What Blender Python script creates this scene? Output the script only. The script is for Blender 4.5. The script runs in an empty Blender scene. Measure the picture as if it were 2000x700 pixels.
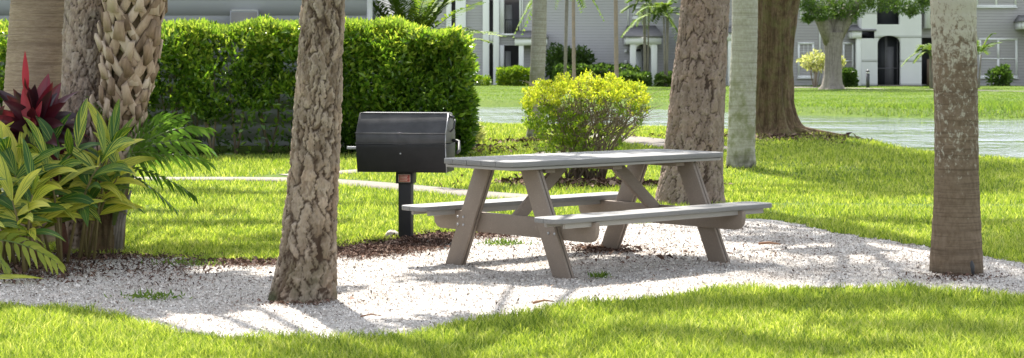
import bpy, math, random
import numpy as np
from mathutils import Vector, Matrix
random.seed(7)
rng = np.random.default_rng(11)
F, HZ, CH = 3700.0, 120.0, 1.45            # focal length in px of a 2000 px wide picture, horizon row, eye height
scene = bpy.context.scene
COL = scene.collection
R = math.radians
PI = math.pi

# ------------------------------------------------------------------ helpers
def wx(px, Y): return (px - 1000.0) / F * Y
def wz(py, Y): return CH - (py - HZ) / F * Y

def link(name, me, mat=None, parent=None):
    o = bpy.data.objects.new(name, me)
    COL.objects.link(o)
    if mat is not None and me is not None: me.materials.append(mat)
    if parent is not None: o.parent = parent
    return o

def tag(o, label=None, cat=None, group=None, kind=None):
    if label: o['label'] = label
    if cat: o['category'] = cat
    if group: o['group'] = group
    if kind: o['kind'] = kind
    return o

def empty(name, loc, label, cat, group=None, rz=0):
    o = bpy.data.objects.new(name, None); COL.objects.link(o)
    o.location = loc; o.rotation_euler = (0, 0, rz); o.empty_display_size = .1
    return tag(o, label, cat, group)

def inv(o):                                  # world -> local offset for un-rotated empties
    return np.array(o.location)

class MB:
    """collects numpy vertex / face blocks and links them as ONE mesh object"""
    def __init__(s): s.V = []; s.Fc = []; s.n = 0; s.UV = []; s.A = []; s.hasuv = False; s.hasa = False
    def add(s, V, faces, uv=None, attr=None):
        V = np.asarray(V, dtype=np.float64).reshape(-1, 3)
        f = np.asarray(faces, dtype=np.int64)
        s.V.append(V); s.Fc.append(f + s.n); s.n += len(V)
        if uv is not None: s.hasuv = True
        s.UV.append(np.zeros((len(V), 2)) if uv is None else np.asarray(uv, float))
        if attr is not None: s.hasa = True
        s.A.append(np.zeros(len(V)) if attr is None else np.asarray(attr, float))
        return s
    def box(s, a, b, M=None):
        x0, y0, z0 = a; x1, y1, z1 = b
        V = np.array([(x0,y0,z0),(x1,y0,z0),(x1,y1,z0),(x0,y1,z0),(x0,y0,z1),(x1,y0,z1),(x1,y1,z1),(x0,y1,z1)], float)
        if M is not None: V = np.array([tuple(M @ Vector(v)) for v in V])
        return s.add(V, [(0,3,2,1),(4,5,6,7),(0,1,5,4),(1,2,6,5),(2,3,7,6),(3,0,4,7)])
    def bar(s, p, q, w, t, up=(0,0,1)):      # box beam from p to q, width w (sideways), thickness t
        p = Vector(p); q = Vector(q); d = (q - p).normalized()
        sd = d.cross(Vector(up)).normalized(); u = sd.cross(d).normalized()
        V = []
        for c in (p, q):
            for a, b in ((-1,-1),(1,-1),(1,1),(-1,1)):
                V.append(tuple(c + sd * (a * w / 2) + u * (b * t / 2)))
        return s.add(V, [(3,2,1,0),(4,5,6,7),(0,1,5,4),(1,2,6,5),(2,3,7,6),(3,0,4,7)])
    def tube(s, pts, rad, n=8, cap=True):
        pts = np.asarray(pts, float); m = len(pts)
        rad = np.full(m, rad, float) if np.isscalar(rad) else np.asarray(rad, float)
        T = np.gradient(pts, axis=0); T /= np.linalg.norm(T, axis=1)[:, None] + 1e-9
        ref = np.array([0.31, 0.95, 0.05]) if abs(T[0][2]) > .7 else np.array([0., 0, 1])
        A = np.cross(T, ref); A /= np.linalg.norm(A, axis=1)[:, None]
        B = np.cross(T, A)
        th = np.linspace(0, 2*PI, n, endpoint=False)
        V = pts[:, None, :] + rad[:, None, None] * (np.cos(th)[None, :, None] * A[:, None, :] + np.sin(th)[None, :, None] * B[:, None, :])
        V = V.reshape(-1, 3); f = []
        for i in range(m - 1):
            for j in range(n):
                k = (j + 1) % n
                f.append((i*n+j, i*n+k, (i+1)*n+k, (i+1)*n+j))
        if cap:
            V = np.vstack([V, pts[:1], pts[-1:]])
            for j in range(n):
                k = (j + 1) % n
                f.append((m*n, k, j, j)); f.append((m*n+1, (m-1)*n+j, (m-1)*n+k, (m-1)*n+k))
        return s.add(V, f)
    def prism(s, poly, h0, h1, M):           # convex/any polygon in xy extruded h0..h1, placed by M
        n = len(poly)
        V = [tuple(M @ Vector((x, y, h0))) for x, y in poly] + [tuple(M @ Vector((x, y, h1))) for x, y in poly]
        s.ngons = getattr(s, 'ngons', [])
        b = s.n
        s.add(V, [(i, (i+1) % n, n+(i+1) % n, n+i) for i in range(n)])
        s.ngons.append([b+i for i in range(n)][::-1]); s.ngons.append([b+n+i for i in range(n)])
        return s
    def build(s, name, mat=None, parent=None, smooth=False, bevel=0, off=None, fix=False):
        V = np.vstack(s.V)
        if off is not None: V = V - np.asarray(off)
        me = bpy.data.meshes.new(name)
        loops = []; starts = []; tot = 0; tots = []
        quads = [f for f in s.Fc if f.ndim == 2 and f.shape[1] == 4]
        tris = [f for f in s.Fc if f.ndim == 2 and f.shape[1] == 3]
        L = []; S = []; c = 0
        if quads:
            q = np.vstack(quads)
            deg = q[:, 2] == q[:, 3]
            if deg.any():
                tris.append(q[deg][:, :3]); q = q[~deg]
            L.append(q.ravel()); S.append(c + 4*np.arange(len(q))); c += 4*len(q)
        if tris:
            t = np.vstack(tris); L.append(t.ravel()); S.append(c + 3*np.arange(len(t))); c += 3*len(t)
        for g in getattr(s, 'ngons', []):
            L.append(np.array(g)); S.append(np.array([c])); c += len(g)
        L = np.concatenate(L).astype(np.int32); S = np.concatenate(S).astype(np.int32)
        me.vertices.add(len(V)); me.vertices.foreach_set('co', V.astype(np.float32).ravel())
        me.loops.add(len(L)); me.loops.foreach_set('vertex_index', L)
        me.polygons.add(len(S)); me.polygons.foreach_set('loop_start', S)
        me.update(calc_edges=True)
        if smooth: me.polygons.foreach_set('use_smooth', np.ones(len(S), bool))
        if s.hasuv:
            uv = np.vstack(s.UV)[L]
            l = me.uv_layers.new(name='UVMap'); l.data.foreach_set('uv', uv.astype(np.float32).ravel())
        if s.hasa:
            a = me.attributes.new('crack', 'FLOAT', 'POINT'); a.data.foreach_set('value', np.concatenate(s.A).astype(np.float32))
        o = link(name, me, mat, parent)
        if fix:
            import bmesh
            bm = bmesh.new(); bm.from_mesh(me); bmesh.ops.recalc_face_normals(bm, faces=bm.faces[:]); bm.to_mesh(me); bm.free()
        if bevel:
            m = o.modifiers.new('bevel', 'BEVEL'); m.width = bevel; m.segments = 2; m.limit_method = 'ANGLE'; m.angle_limit = R(40)
        return o

# ------------------------------------------------------------------ materials
class MT:
    def __init__(s, name):
        s.m = bpy.data.materials.new(name); s.m.use_nodes = True
        s.t = s.m.node_tree; s.t.nodes.clear()
        s.out = s.t.nodes.new('ShaderNodeOutputMaterial')
        s.co = s.t.nodes.new('ShaderNodeTexCoord').outputs['Object']
    def N(s, typ, **kw):
        n = s.t.nodes.new(typ)
        for k, v in kw.items(): setattr(n, k, v)
        return n
    def L(s, a, b):
        if isinstance(a, (int, float)): b.default_value = a
        elif isinstance(a, tuple): b.default_value = a if len(a) == 4 or b.type == 'VECTOR' else (*a, 1)
        else: s.t.links.new(a, b)
    def math(s, op, a, b=0.0, clamp=False):
        n = s.N('ShaderNodeMath', operation=op, use_clamp=clamp); s.L(a, n.inputs[0]); s.L(b, n.inputs[1]); return n.outputs[0]
    def map(s, sc=(1,1,1), loc=(0,0,0), src=None):
        n = s.N('ShaderNodeMapping'); s.L(src or s.co, n.inputs[0]); n.inputs['Scale'].default_value = sc; n.inputs['Location'].default_value = loc
        return n.outputs[0]
    def noise(s, scale, detail=4, vec=None, rough=.6, dist=0):
        n = s.N('ShaderNodeTexNoise'); s.L(vec or s.co, n.inputs['Vector'])
        n.inputs['Scale'].default_value = scale; n.inputs['Detail'].default_value = detail; n.inputs['Roughness'].default_value = rough
        n.inputs['Distortion'].default_value = dist
        return n.outputs['Fac']
    def voro(s, scale, vec=None, feature='F1', out='Distance', rand=1):
        n = s.N('ShaderNodeTexVoronoi', feature=feature); s.L(vec or s.co, n.inputs['Vector']); n.inputs['Scale'].default_value = scale
        n.inputs['Randomness'].default_value = rand
        return n.outputs[out]
    def rand(s): return s.N('ShaderNodeNewGeometry').outputs['Random Per Island']
    def ramp(s, fac, stops, interp='LINEAR'):
        n = s.N('ShaderNodeValToRGB'); s.L(fac, n.inputs[0]); cr = n.color_ramp; cr.interpolation = interp
        while len(cr.elements) > 1: cr.elements.remove(cr.elements[-1])
        for i, (p, c) in enumerate(stops):
            e = cr.elements[0] if i == 0 else cr.elements.new(p)
            e.position = p
            e.color = (c, c, c, 1) if isinstance(c, (int, float)) else (*c, 1)
        return n.outputs[0]
    def mix(s, f, a, b, mode='MIX'):
        n = s.N('ShaderNodeMix', data_type='RGBA', blend_type=mode); s.L(f, n.inputs[0]); s.L(a, n.inputs[6]); s.L(b, n.inputs[7]); return n.outputs[2]
    def bump(s, h, strength=.5, dist=.01, prev=None):
        n = s.N('ShaderNodeBump'); s.L(h, n.inputs['Height']); n.inputs['Strength'].default_value = strength; n.inputs['Distance'].default_value = dist
        if prev: s.L(prev, n.inputs['Normal'])
        return n.outputs[0]
    def pbr(s, col, rough=.7, metal=0, normal=None, spec=.5, finish=True, **kw):
        n = s.N('ShaderNodeBsdfPrincipled'); s.L(col, n.inputs['Base Color']); s.L(rough, n.inputs['Roughness']); s.L(metal, n.inputs['Metallic'])
        n.inputs['Specular IOR Level'].default_value = spec
        for k, v in kw.items(): s.L(v, n.inputs[k])
        if normal: s.L(normal, n.inputs['Normal'])
        if finish: s.L(n.outputs[0], s.out.inputs[0]); return s.m
        return n.outputs[0]
    def leaf(s, col, rough=.45, trans=.4, tcol=None, spec=.4, normal=None):
        a = s.pbr(col, rough, 0, normal, spec, finish=False)
        b = s.N('ShaderNodeBsdfTranslucent'); s.L(tcol if tcol is not None else col, b.inputs[0])
        m = s.N('ShaderNodeMixShader'); m.inputs[0].default_value = trans
        s.L(a, m.inputs[1]); s.L(b.outputs[0], m.inputs[2]); s.L(m.outputs[0], s.out.inputs[0]); return s.m

def flat(name, c, rough=.6, metal=0, spec=.5, var=.12, scale=6, bumps=0):
    t = MT(name); nz = t.noise(scale, 5)
    col = t.mix(nz, tuple(x*(1-var) for x in c), tuple(min(1, x*(1+var)) for x in c))
    nm = t.bump(t.noise(scale*12, 4), bumps, .004) if bumps else None
    return t.pbr(col, rough, metal, nm, spec)

def leafmat(name, stops, rough=.45, trans=.4, bscale=1.3, bright=1.0, tb=1.25, spec=.4):
    t = MT(name); r = t.rand(); n = t.noise(bscale, 3)
    f = t.math('ADD', t.math('MULTIPLY', r, .6), t.math('MULTIPLY', n, .4))
    col = t.ramp(f, [(p, tuple(bright*x for x in c)) for p, c in stops])
    tc = t.mix(1.0, col, (tb, tb*1.02, tb*.55), 'MULTIPLY')
    return t.leaf(col, rough, trans, tc, spec)

M = {}
# lawn ground under the blades
t = MT('lawn_soil'); n1 = t.noise(.8, 4); n2 = t.noise(14, 5)
c = t.ramp(n2, [(.3, (.035,.06,.012)), (.55, (.075,.12,.02)), (.75, (.13,.16,.035))])
c = t.mix(t.ramp(n1, [(.4, 0), (.65, .35)]), c, (.12,.15,.03))
M['ground'] = t.pbr(c, .95, 0, t.bump(n2, .6, .03), .1)
t = MT('grass_blade'); r = t.rand(); n1 = t.noise(.55, 3); n2 = t.noise(3.2, 3)
f = t.math('ADD', t.math('MULTIPLY', r, .5), t.math('ADD', t.math('MULTIPLY', n1, .22), t.math('MULTIPLY', n2, .28)))
c = t.ramp(f, [(.2, (.05,.10,.014)), (.34, (.15,.235,.028)), (.49, (.29,.375,.045)), (.66, (.45,.51,.10)), (.85, (.68,.63,.34))])
M['grass'] = t.leaf(c, .5, .42, t.mix(1.0, c, (1.25,1.25,.7), 'MULTIPLY'), .3)
# crushed shell
t = MT('shell_bed'); v = t.voro(90, out='Color'); n1 = t.noise(1.6, 5); n3 = t.noise(40, 4)
c = t.ramp(t.math('MULTIPLY', v, 1.0), [(0, (.27,.24,.21)), (.4, (.46,.43,.40)), (.8, (.66,.63,.60))])
c = t.mix(t.ramp(n1, [(.52, 0), (.72, .55)]), c, (.26,.20,.16))
M['shell'] = t.pbr(c, .85, 0, t.bump(t.voro(90), 1, .012, t.bump(n3, .6, .02)), .2)
t = MT('shell_chip'); r = t.rand()
c = t.ramp(r, [(0, (.09,.065,.05)), (.12, (.22,.18,.15)), (.32, (.45,.40,.36)), (.65, (.65,.60,.55)), (1, (.84,.80,.75))])
M['chip'] = t.pbr(c, .6, 0, None, .35)
t = MT('bark_mulch'); r = t.rand()
c = t.ramp(r, [(0, (.035,.02,.015)), (.4, (.09,.05,.036)), (.75, (.17,.10,.075)), (1, (.30,.22,.17))])
M['mulch'] = t.pbr(c, .85, 0, None, .2)
t = MT('pine_needle'); r = t.rand()
c = t.ramp(r, [(0, (.12,.06,.035)), (.6, (.28,.16,.10)), (1, (.40,.29,.20))])
M['needle'] = t.pbr(c, .8, 0, None, .2)
# concrete
t = MT('concrete_path'); n1 = t.noise(2.2, 6); n2 = t.noise(60, 3)
c = t.mix(t.math('ADD', t.math('MULTIPLY', n1, .7), t.math('MULTIPLY', n2, .3)), (.13,.115,.10), (.21,.185,.16))
M['path'] = t.pbr(c, .85, 0, t.bump(n2, .3, .004), .3)
# water
t = MT('pond_water'); mp = t.map((1, .55, 1))
n1 = t.noise(2.6, 5, mp, .62); n2 = t.noise(.5, 2, mp)
wl = t.noise(.22, 3, t.map((.35, 1, 1)), .6); sp = t.N('ShaderNodeSeparateXYZ'); t.L(t.co, sp.inputs[0])
calm = t.math('MULTIPLY', t.ramp(t.math('DIVIDE', t.math('SUBTRACT', sp.outputs[1], 40), 30), [(.45, 0), (.72, 1)]), t.ramp(t.math('DIVIDE', sp.outputs[0], 20), [(.3, 0), (.5, 1)]))
n4 = t.noise(1.0, 4, t.map((2.2, .55, 1)), .6)
n1 = t.math('ADD', n1, t.math('MULTIPLY', n4, 2.2))
n1 = t.math('MULTIPLY', t.math('MULTIPLY', n1, t.ramp(wl, [(.38, .35), (.56, 1)])), t.math('SUBTRACT', 1.0, t.math('MULTIPLY', calm, .8)))
wn = t.bump(n1, 1.0, .14, t.bump(n2, .2, .03))
M['water'] = t.pbr((.05,.065,.085), .05, 0, wn, .7, IOR=1.6)

# picnic table
def recycled(name, a, b, rough):
    t = MT(name); mp = t.map((1.2, 1.2, 1.2)); st = t.noise(5, 6, t.map((1, 22, 22))); n = t.noise(9, 5)
    c = t.mix(t.math('ADD', t.math('MULTIPLY', st, .55), t.math('MULTIPLY', n, .45)), a, b)
    sp = t.noise(130, 2); c = t.mix(t.ramp(sp, [(.66, 0), (.74, .35)]), c, (.55,.52,.48))
    return t.pbr(c, rough, 0, t.bump(st, .25, .003), .4)
M['plank'] = recycled('grey_plank', (.145,.143,.143), (.225,.22,.218), .6)
M['apron'] = recycled('pale_batten', (.24,.23,.22), (.34,.32,.30), .6)
M['leg'] = recycled('taupe_board', (.145,.112,.09), (.28,.228,.185), .65)
M['dark'] = flat('gap_shade', (.03,.03,.032), .6)  # near-black standing in for the shade inside gaps and hollows
# grill
t = MT('black_enamel'); n = t.noise(7, 5); n2 = t.noise(40, 4)
c = t.mix(t.ramp(n, [(.35, 0), (.7, 1)]), (.030,.030,.034), (.065,.064,.070))
c = t.mix(t.ramp(n2, [(.66, 0), (.75, .25)]), c, (.12,.10,.09))
M['blackmatt'] = None
M['black'] = t.pbr(c, t.ramp(n, [(.3, .42), (.7, .58)]), 0, t.bump(n2, .06, .002), .5)
M['blackmatt'] = flat('black_iron', (.016,.016,.018), .55, spec=.3, var=.4, scale=12)
M['steel'] = flat('grey_steel', (.42,.42,.44), .45, .4, .5)
M['red'] = flat('red_plate', (.38,.07,.05), .5)
M['cream'] = flat('cream_print', (.62,.52,.44), .6)
# bark
def pine_bark(name, plate, plate2, crack, moss, pv=1.0):
    t = MT(name)
    at = t.N('ShaderNodeAttribute', attribute_name='crack').outputs['Fac']
    n = t.noise(34, 6, t.map((1, 1, .25)), .7); n1 = t.noise(4.5, 4); n5 = t.noise(110, 4, t.map((1, 1, .3)))
    uvs = t.N('ShaderNodeSeparateXYZ'); t.L(t.N('ShaderNodeTexCoord').outputs['UV'], uvs.inputs[0])
    pm = t.math('ADD', t.math('MULTIPLY', uvs.outputs[0], .22), t.math('ADD', t.math('MULTIPLY', uvs.outputs[1], .33), t.math('MULTIPLY', n, .45)))
    c = t.mix(t.ramp(pm, [(.5-.2/pv, 0), (.5+.2/pv, 1)]), plate, plate2)
    c = t.mix(t.ramp(n1, [(.45, 0), (.65, .55*pv)]), c, tuple(x*y for x, y in zip(plate2, (1.02, .88, .78))))
    c = t.mix(t.ramp(n5, [(.5, 0), (.72, .5)]), c, tuple(.45*x for x in plate))
    z = t.N('ShaderNodeSeparateXYZ'); t.L(t.co, z.inputs[0])
    if moss:
        mz = t.math('MULTIPLY', t.ramp(z.outputs[2], [(0, 1), (.6, 0)]), t.ramp(n1, [(.38, 0), (.6, 1)]))
        c = t.mix(mz, c, (.055,.06,.03))
    c = t.mix(t.ramp(at, [(.1, .9), (.6, 0)]), c, crack)
    return t.pbr(c, .9, 0, t.bump(n, .9, .010, t.bump(n5, .6, .005)), .15)
M['pineA'] = pine_bark('pine_bark_warm', (.165,.118,.083), (.40,.325,.255), (.045,.027,.018), True)
M['pineB'] = pine_bark('pine_bark_rose', (.19,.138,.115), (.345,.27,.235), (.045,.028,.023), False, .8)
M['pineC'] = pine_bark('pine_bark_grey', (.18,.135,.11), (.40,.33,.28), (.05,.035,.028), False)
def palm_bark(name, base, light, dark, lich=None, lz=(0, 9), fib=False, moss=None, dz=None, rings=True):
    t = MT(name); z = t.N('ShaderNodeSeparateXYZ'); t.L(t.co, z.inputs[0]); Z = z.outputs[2]
    n = t.noise(3.2, 5, t.map((1, 1, 2.2))); nf = t.noise(30, 6, t.map((.55, .55, 3.0) if fib else (1, 1, .6)), .7)
    nr = t.noise(1, 3, t.map((.35, .35, 9) if rings else (14, 14, 1.2)), .6)
    c = t.mix(t.ramp(nf, [(.3, 0), (.72, 1)]), base, light)
    c = t.mix(t.ramp(nr, [(.35, .55), (.5, 0)]), c, dark)
    c = t.mix(t.ramp(n, [(.5, 0), (.7, .45)]), c, dark)
    fine = t.noise(8, 3, t.map((.25, .25, 9) if rings else (2.5, 2.5, .3)))
    c = t.mix(t.ramp(fine, [(.38, .5), (.47, 0)]), c, dark)
    if lich:
        l1 = t.noise(30, 6, t.map((1, 1, .75)), .75, .4); l2 = t.noise(2.0, 3)
        zr = t.math('SUBTRACT', Z, t.math('MULTIPLY', l2, .55))
        mask = t.ramp(t.math('DIVIDE', zr, 3.0), [(p, v) for p, v in lz])
        th = t.math('SUBTRACT', t.math('ADD', l1, mask), .5)
        c = t.mix(t.ramp(th, [(.47, 0), (.60, .8)]), c, lich)
    if moss:
        mk = t.math('MULTIPLY', t.ramp(t.noise(5, 5), [(.45, 0), (.58, .8)]), t.ramp(t.math('DIVIDE', Z, 3.), moss))
        c = t.mix(mk, c, (.16,.17,.06))
    if dz:
        c = t.mix(t.math('MULTIPLY', t.ramp(Z, dz), t.ramp(t.noise(6, 4), [(.35, .2), (.6, 1)])), c, (.035,.03,.022))
    return t.pbr(c, .9, 0, t.bump(nf, .7, .008, t.bump(nr, .6, .02)), .15)
M['palmR'] = palm_bark('lichen_palm_bark', (.13,.093,.06), (.22,.168,.12), (.08,.057,.038), (.46,.44,.36),
                       lz=[(0, .30), (.13, .36), (.2, .45), (.38, .46), (.46, .60), (.60, .74)], dz=[(0, .8), (.1, 0)])
M['palmL'] = palm_bark('fibrous_palm_bark', (.24,.175,.125), (.37,.29,.22), (.15,.105,.08), fib=True)
M['palmG'] = palm_bark('pale_palm_bark', (.32,.30,.25), (.48,.46,.41), (.24,.22,.17), moss=[(0, .7), (.3, .9), (.5, .1), (1, 0)], dz=[(0, 1), (.28, 0)])
M['oak'] = palm_bark('oak_bark', (.10,.065,.035), (.21,.15,.095), (.035,.022,.013), moss=[(0, .3), (1, .5)], rings=False)
M['greybark'] = palm_bark('grey_bark', (.22,.19,.17), (.32,.29,.26), (.14,.12,.10), rings=False)
t = MT('palm_boot'); r = t.rand(); n = t.noise(22, 5, t.map((1, 1, .3)))
c = t.ramp(t.math('ADD', t.math('MULTIPLY', r, .5), t.math('MULTIPLY', n, .5)), [(.2, (.12,.08,.05)), (.42, (.29,.205,.14)), (.6, (.43,.33,.24)), (.85, (.55,.46,.37))])
M['boot'] = t.pbr(c, .85, 0, t.bump(n, .7, .008), .2)
M['twig'] = flat('shrub_twig', (.20,.155,.11), .85, var=.4, scale=20)
# foliage
def hedgemat():
    t = MT('hedge_leaf'); z = t.N('ShaderNodeSeparateXYZ'); t.L(t.co, z.inputs[0])
    f = t.math('ADD', t.math('MULTIPLY', t.rand(), .55), t.math('ADD', t.math('MULTIPLY', t.noise(.9, 3), .4), t.math('MULTIPLY', t.math('SUBTRACT', z.outputs[2], 1.3), .20)))  # leaves lighten upward: new growth, with the sunlit top also painted in
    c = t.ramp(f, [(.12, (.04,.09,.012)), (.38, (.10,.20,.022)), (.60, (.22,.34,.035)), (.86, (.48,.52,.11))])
    return t.leaf(c, .28, .42, t.mix(1.0, c, (1.4,1.43,.75), 'MULTIPLY'), .8)
M['hedge_old'] = leafmat('hedge_leaf', [(.1, (.05,.10,.012)), (.42, (.10,.185,.02)), (.65, (.19,.29,.035)), (.9, (.33,.40,.07))], .3, .42, .9, 1.0, 1.4, .7)
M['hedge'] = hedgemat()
M['hedgetop'] = leafmat('hedge_new_leaf', [(.1, (.12,.21,.03)), (.5, (.21,.31,.045)), (.9, (.36,.42,.09))], .4, .45, .9)
M['yellow'] = leafmat('yellow_leaf', [(.15, (.20,.30,.025)), (.45, (.40,.46,.035)), (.7, (.55,.55,.06)), (.95, (.66,.58,.12))], .5, .4, 3)
M['limegreen'] = leafmat('lime_leaf', [(.15, (.09,.17,.015)), (.5, (.17,.27,.02)), (.9, (.32,.38,.03))], .5, .4, 3)
M['darkleaf'] = leafmat('dark_leaf', [(.1, (.025,.055,.012)), (.5, (.055,.105,.02)), (.9, (.10,.17,.035))], .45, .35, 1)
M['midleaf'] = leafmat('mid_leaf', [(.1, (.04,.085,.015)), (.5, (.08,.15,.028)), (.9, (.15,.22,.05))], .5, .4, .5)
M['palmleaf'] = leafmat('palm_leaf', [(.1, (.06,.12,.02)), (.5, (.12,.20,.03)), (.9, (.24,.29,.06))], .6, .4, 1, spec=.15)
M['flower'] = leafmat('cream_blossom', [(.1, (.16,.22,.05)), (.45, (.45,.46,.18)), (.9, (.72,.70,.48))], .6, .4, 3)
M['pineneedles'] = leafmat('pine_foliage', [(.1, (.03,.07,.015)), (.5, (.06,.12,.025)), (.9, (.12,.18,.04))], .5, .3, 1)
M['philo'] = leafmat('split_leaf', [(.1, (.05,.11,.02)), (.5, (.10,.20,.035)), (.9, (.20,.31,.06))], .35, .4, 3, spec=.5)
M['philoY'] = leafmat('split_leaf_yellow', [(.1, (.22,.30,.05)), (.9, (.44,.46,.11))], .4, .4, 3)
# cordyline
t = MT('red_leaf'); uvn = t.N('ShaderNodeTexCoord').outputs['UV']; r = t.rand()
st = t.noise(4, 3, t.map((3, .5, 1), src=uvn))
c = t.ramp(t.math('ADD', t.math('MULTIPLY', r, .75), t.math('MULTIPLY', st, .3)), [(.1, (.022,.012,.018)), (.5, (.042,.012,.018)), (.75, (.07,.011,.02)), (.98, (.22,.014,.035))])
M['redleaf'] = t.leaf(c, .3, .3, t.mix(1.0, c, (1.5,.9,.9), 'MULTIPLY'), .6)
t = MT('crimson_leaf'); M['crimson'] = t.leaf((.30,.012,.03), .35, .3, (.6,.03,.05), .5)
M['redstem'] = flat('red_brown_stem', (.16,.07,.05), .7, var=.4, scale=20)
# variegated ginger, stripes run out from the midrib
t = MT('variegated_leaf'); uvn = t.N('ShaderNodeTexCoord').outputs['UV']; s_ = t.N('ShaderNodeSeparateXYZ'); t.L(uvn, s_.inputs[0])
au = t.math('ABSOLUTE', t.math('SUBTRACT', s_.outputs[0], .5)); r = t.rand()
w = t.math('SUBTRACT', t.math('MULTIPLY', s_.outputs[1], 1.0), t.math('MULTIPLY', au, 1.15))
cb = t.N('ShaderNodeCombineXYZ'); t.L(w, cb.inputs[0]); t.L(t.math('MULTIPLY', r, 30), cb.inputs[1]); t.L(t.math('SIGN', t.math('SUBTRACT', s_.outputs[0], .5)), cb.inputs[2])
st = t.noise(15, 3, cb.outputs[0], .6)
th = t.math('ADD', st, t.math('MULTIPLY', t.math('SUBTRACT', r, .5), .28))
c = t.ramp(th, [(.38, (.035,.10,.018)), (.48, (.08,.18,.024)), (.50, (.38,.42,.035)), (.60, (.60,.56,.10))])
c = t.mix(t.ramp(au, [(.01, .7), (.04, 0)]), c, (.35,.40,.10))
M['ginger'] = t.leaf(c, .42, .35, t.mix(1.0, c, (1.2,1.25,.7), 'MULTIPLY'), .35)
M['cane'] = flat('ginger_cane', (.15,.12,.045), .6, var=.5, scale=9)
M['greencane'] = flat('green_petiole', (.14,.20,.05), .5, var=.3, scale=9)
# buildings
def siding(name, c, pitch, rough=.6):
    t = MT(name); z = t.N('ShaderNodeSeparateXYZ'); t.L(t.co, z.inputs[0])
    fr = t.math('FRACT', t.math('DIVIDE', z.outputs[2], pitch)); n = t.noise(.7, 5); n2 = t.noise(9, 3, t.map((.4, .4, 6)))
    col = t.mix(n, tuple(.88*x for x in c), tuple(1.1*x for x in c))
    col = t.mix(t.math('MULTIPLY', n2, .25), col, tuple(.8*x for x in c))
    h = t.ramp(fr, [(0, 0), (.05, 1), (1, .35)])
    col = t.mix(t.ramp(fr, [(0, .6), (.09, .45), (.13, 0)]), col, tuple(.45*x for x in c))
    return t.pbr(col, rough, 0, t.bump(h, 1, .03), .3)
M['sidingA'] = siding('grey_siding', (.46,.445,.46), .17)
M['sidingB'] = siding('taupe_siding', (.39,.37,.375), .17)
M['sidingN'] = flat('pale_blue_grey_board', (.40,.405,.44), .6, var=.06, scale=2, bumps=.05)
M['white'] = flat('white_trim', (.80,.80,.80), .6, var=.04, scale=2)
M['whitewall'] = siding('white_panel', (.70,.70,.70), 1.4)
M['roof'] = flat('grey_shingle', (.17,.165,.17), .85, var=.3, scale=8, bumps=.4)
M['shadowwall'] = flat('porch_shade_wall', (.12,.115,.13), .8)  # dark tone puts the shade of the recessed porches into the colour
t = MT('dark_glass'); M['glass'] = t.pbr(t.mix(t.noise(1.2, 3), (.02,.023,.028), (.05,.055,.06)), .08, 0, None, .6)
t = MT('window_blind'); z = t.N('ShaderNodeSeparateXYZ'); t.L(t.co, z.inputs[0]); fr = t.math('FRACT', t.math('DIVIDE', z.outputs[2], .09))
M['blind'] = t.pbr(t.ramp(fr, [(0, .38), (.3, .56), (1, .60)]), .6)
t = MT('insect_screen'); M['screen'] = t.pbr(t.mix(t.noise(2, 4), (.022,.024,.03), (.045,.045,.055)), .5, 0, None, .3)
M['door'] = flat('pale_door', (.62,.63,.66), .5, var=.04)
M['wood'] = flat('weathered_board', (.22,.15,.11), .8, var=.3, scale=8)
M['bollard'] = flat('dark_bollard', (.05,.05,.06), .5)
M['rock'] = flat('pale_rock', (.45,.40,.36), .85, var=.25, scale=14, bumps=.5)

# ------------------------------------------------------------------ terrain
def shore(pts):
    a = []
    for px, py in pts:
        D = (CH + .35) * F / (py - HZ); a.append(((px - 1000) / F * D, D))
    a = np.array(sorted(a)); return a
NEAR = shore([(300,250),(880,247),(1030,250),(1200,254),(1300,258),(1420,264),(1500,268),(1575,278),(1650,291),(1750,305),(1830,313),(1950,318),(2100,319),(2400,308)])
FAR = shore([(300,212),(880,209),(1030,210),(1300,214),(1550,225),(1700,229),(1830,232),(2000,233),(2400,233)])
def smooth(x): x = np.clip(x, 0, 1); return x*x*(3-2*x)
def gz(X, Y):
    X = np.asarray(X, float); Y = np.asarray(Y, float)
    a = Y - np.interp(X, NEAR[:, 0], NEAR[:, 1]); b = np.interp(X, FAR[:, 0], FAR[:, 1]) - Y
    d = np.minimum(a, b)
    inside = -.35 - .9 * smooth(d / 5)
    near = -.35 + .03*smooth(-a/.15) + .32 * smooth(-a / 9.0)
    far = -.35 + .26*smooth(-b / 1.2) + .09 * smooth(-b / 8.0)
    z = np.where(d > 0, inside, np.where(a <= 0, near, far))
    und = .025*np.sin(X*.9+Y*.37)+.02*np.sin(Y*.8-X*.3)
    z = z + und * smooth((Y-17)/8) * np.where(d > 0, 0, 1) * smooth(np.maximum(-a, -b)/3)
    return z
def gzf(x, y): return float(gz(x, y))
def ray(px, py):                              # pixel -> point on the terrain
    D = 8.0
    while D < 400:
        z = CH - (py - HZ) / F * D
        if z <= gzf(wx(px, D), D): break
        D += .02 if D < 60 else .05
    return wx(px, D), D
ys = np.concatenate([np.arange(-14, 8, 1.0), np.arange(8, 56, .3), np.arange(56, 80, .4), np.arange(80, 135, 2.0), np.geomspace(135, 900, 12)])
xs = np.concatenate([-np.geomspace(900, 26, 14), np.arange(-25, 32, .5), np.geomspace(32, 900, 16)])
XX, YY = np.meshgrid(xs, ys); ZZ = gz(XX, YY)
nx, ny = len(xs), len(ys)
ii = (np.arange(ny-1)[:, None]*nx + np.arange(nx-1)[None, :]).ravel()
mb = MB(); mb.add(np.stack([XX.ravel(), YY.ravel(), ZZ.ravel()], 1), np.stack([ii, ii+1, ii+nx+1, ii+nx], 1))
tag(mb.build('lawn_ground', M['ground'], smooth=True), 'grassy lawn falling gently to the pond', 'lawn', kind='structure')
mb = MB(); wxs = np.linspace(-90, 120, 40); wys = np.linspace(30, 90, 20)
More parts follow.
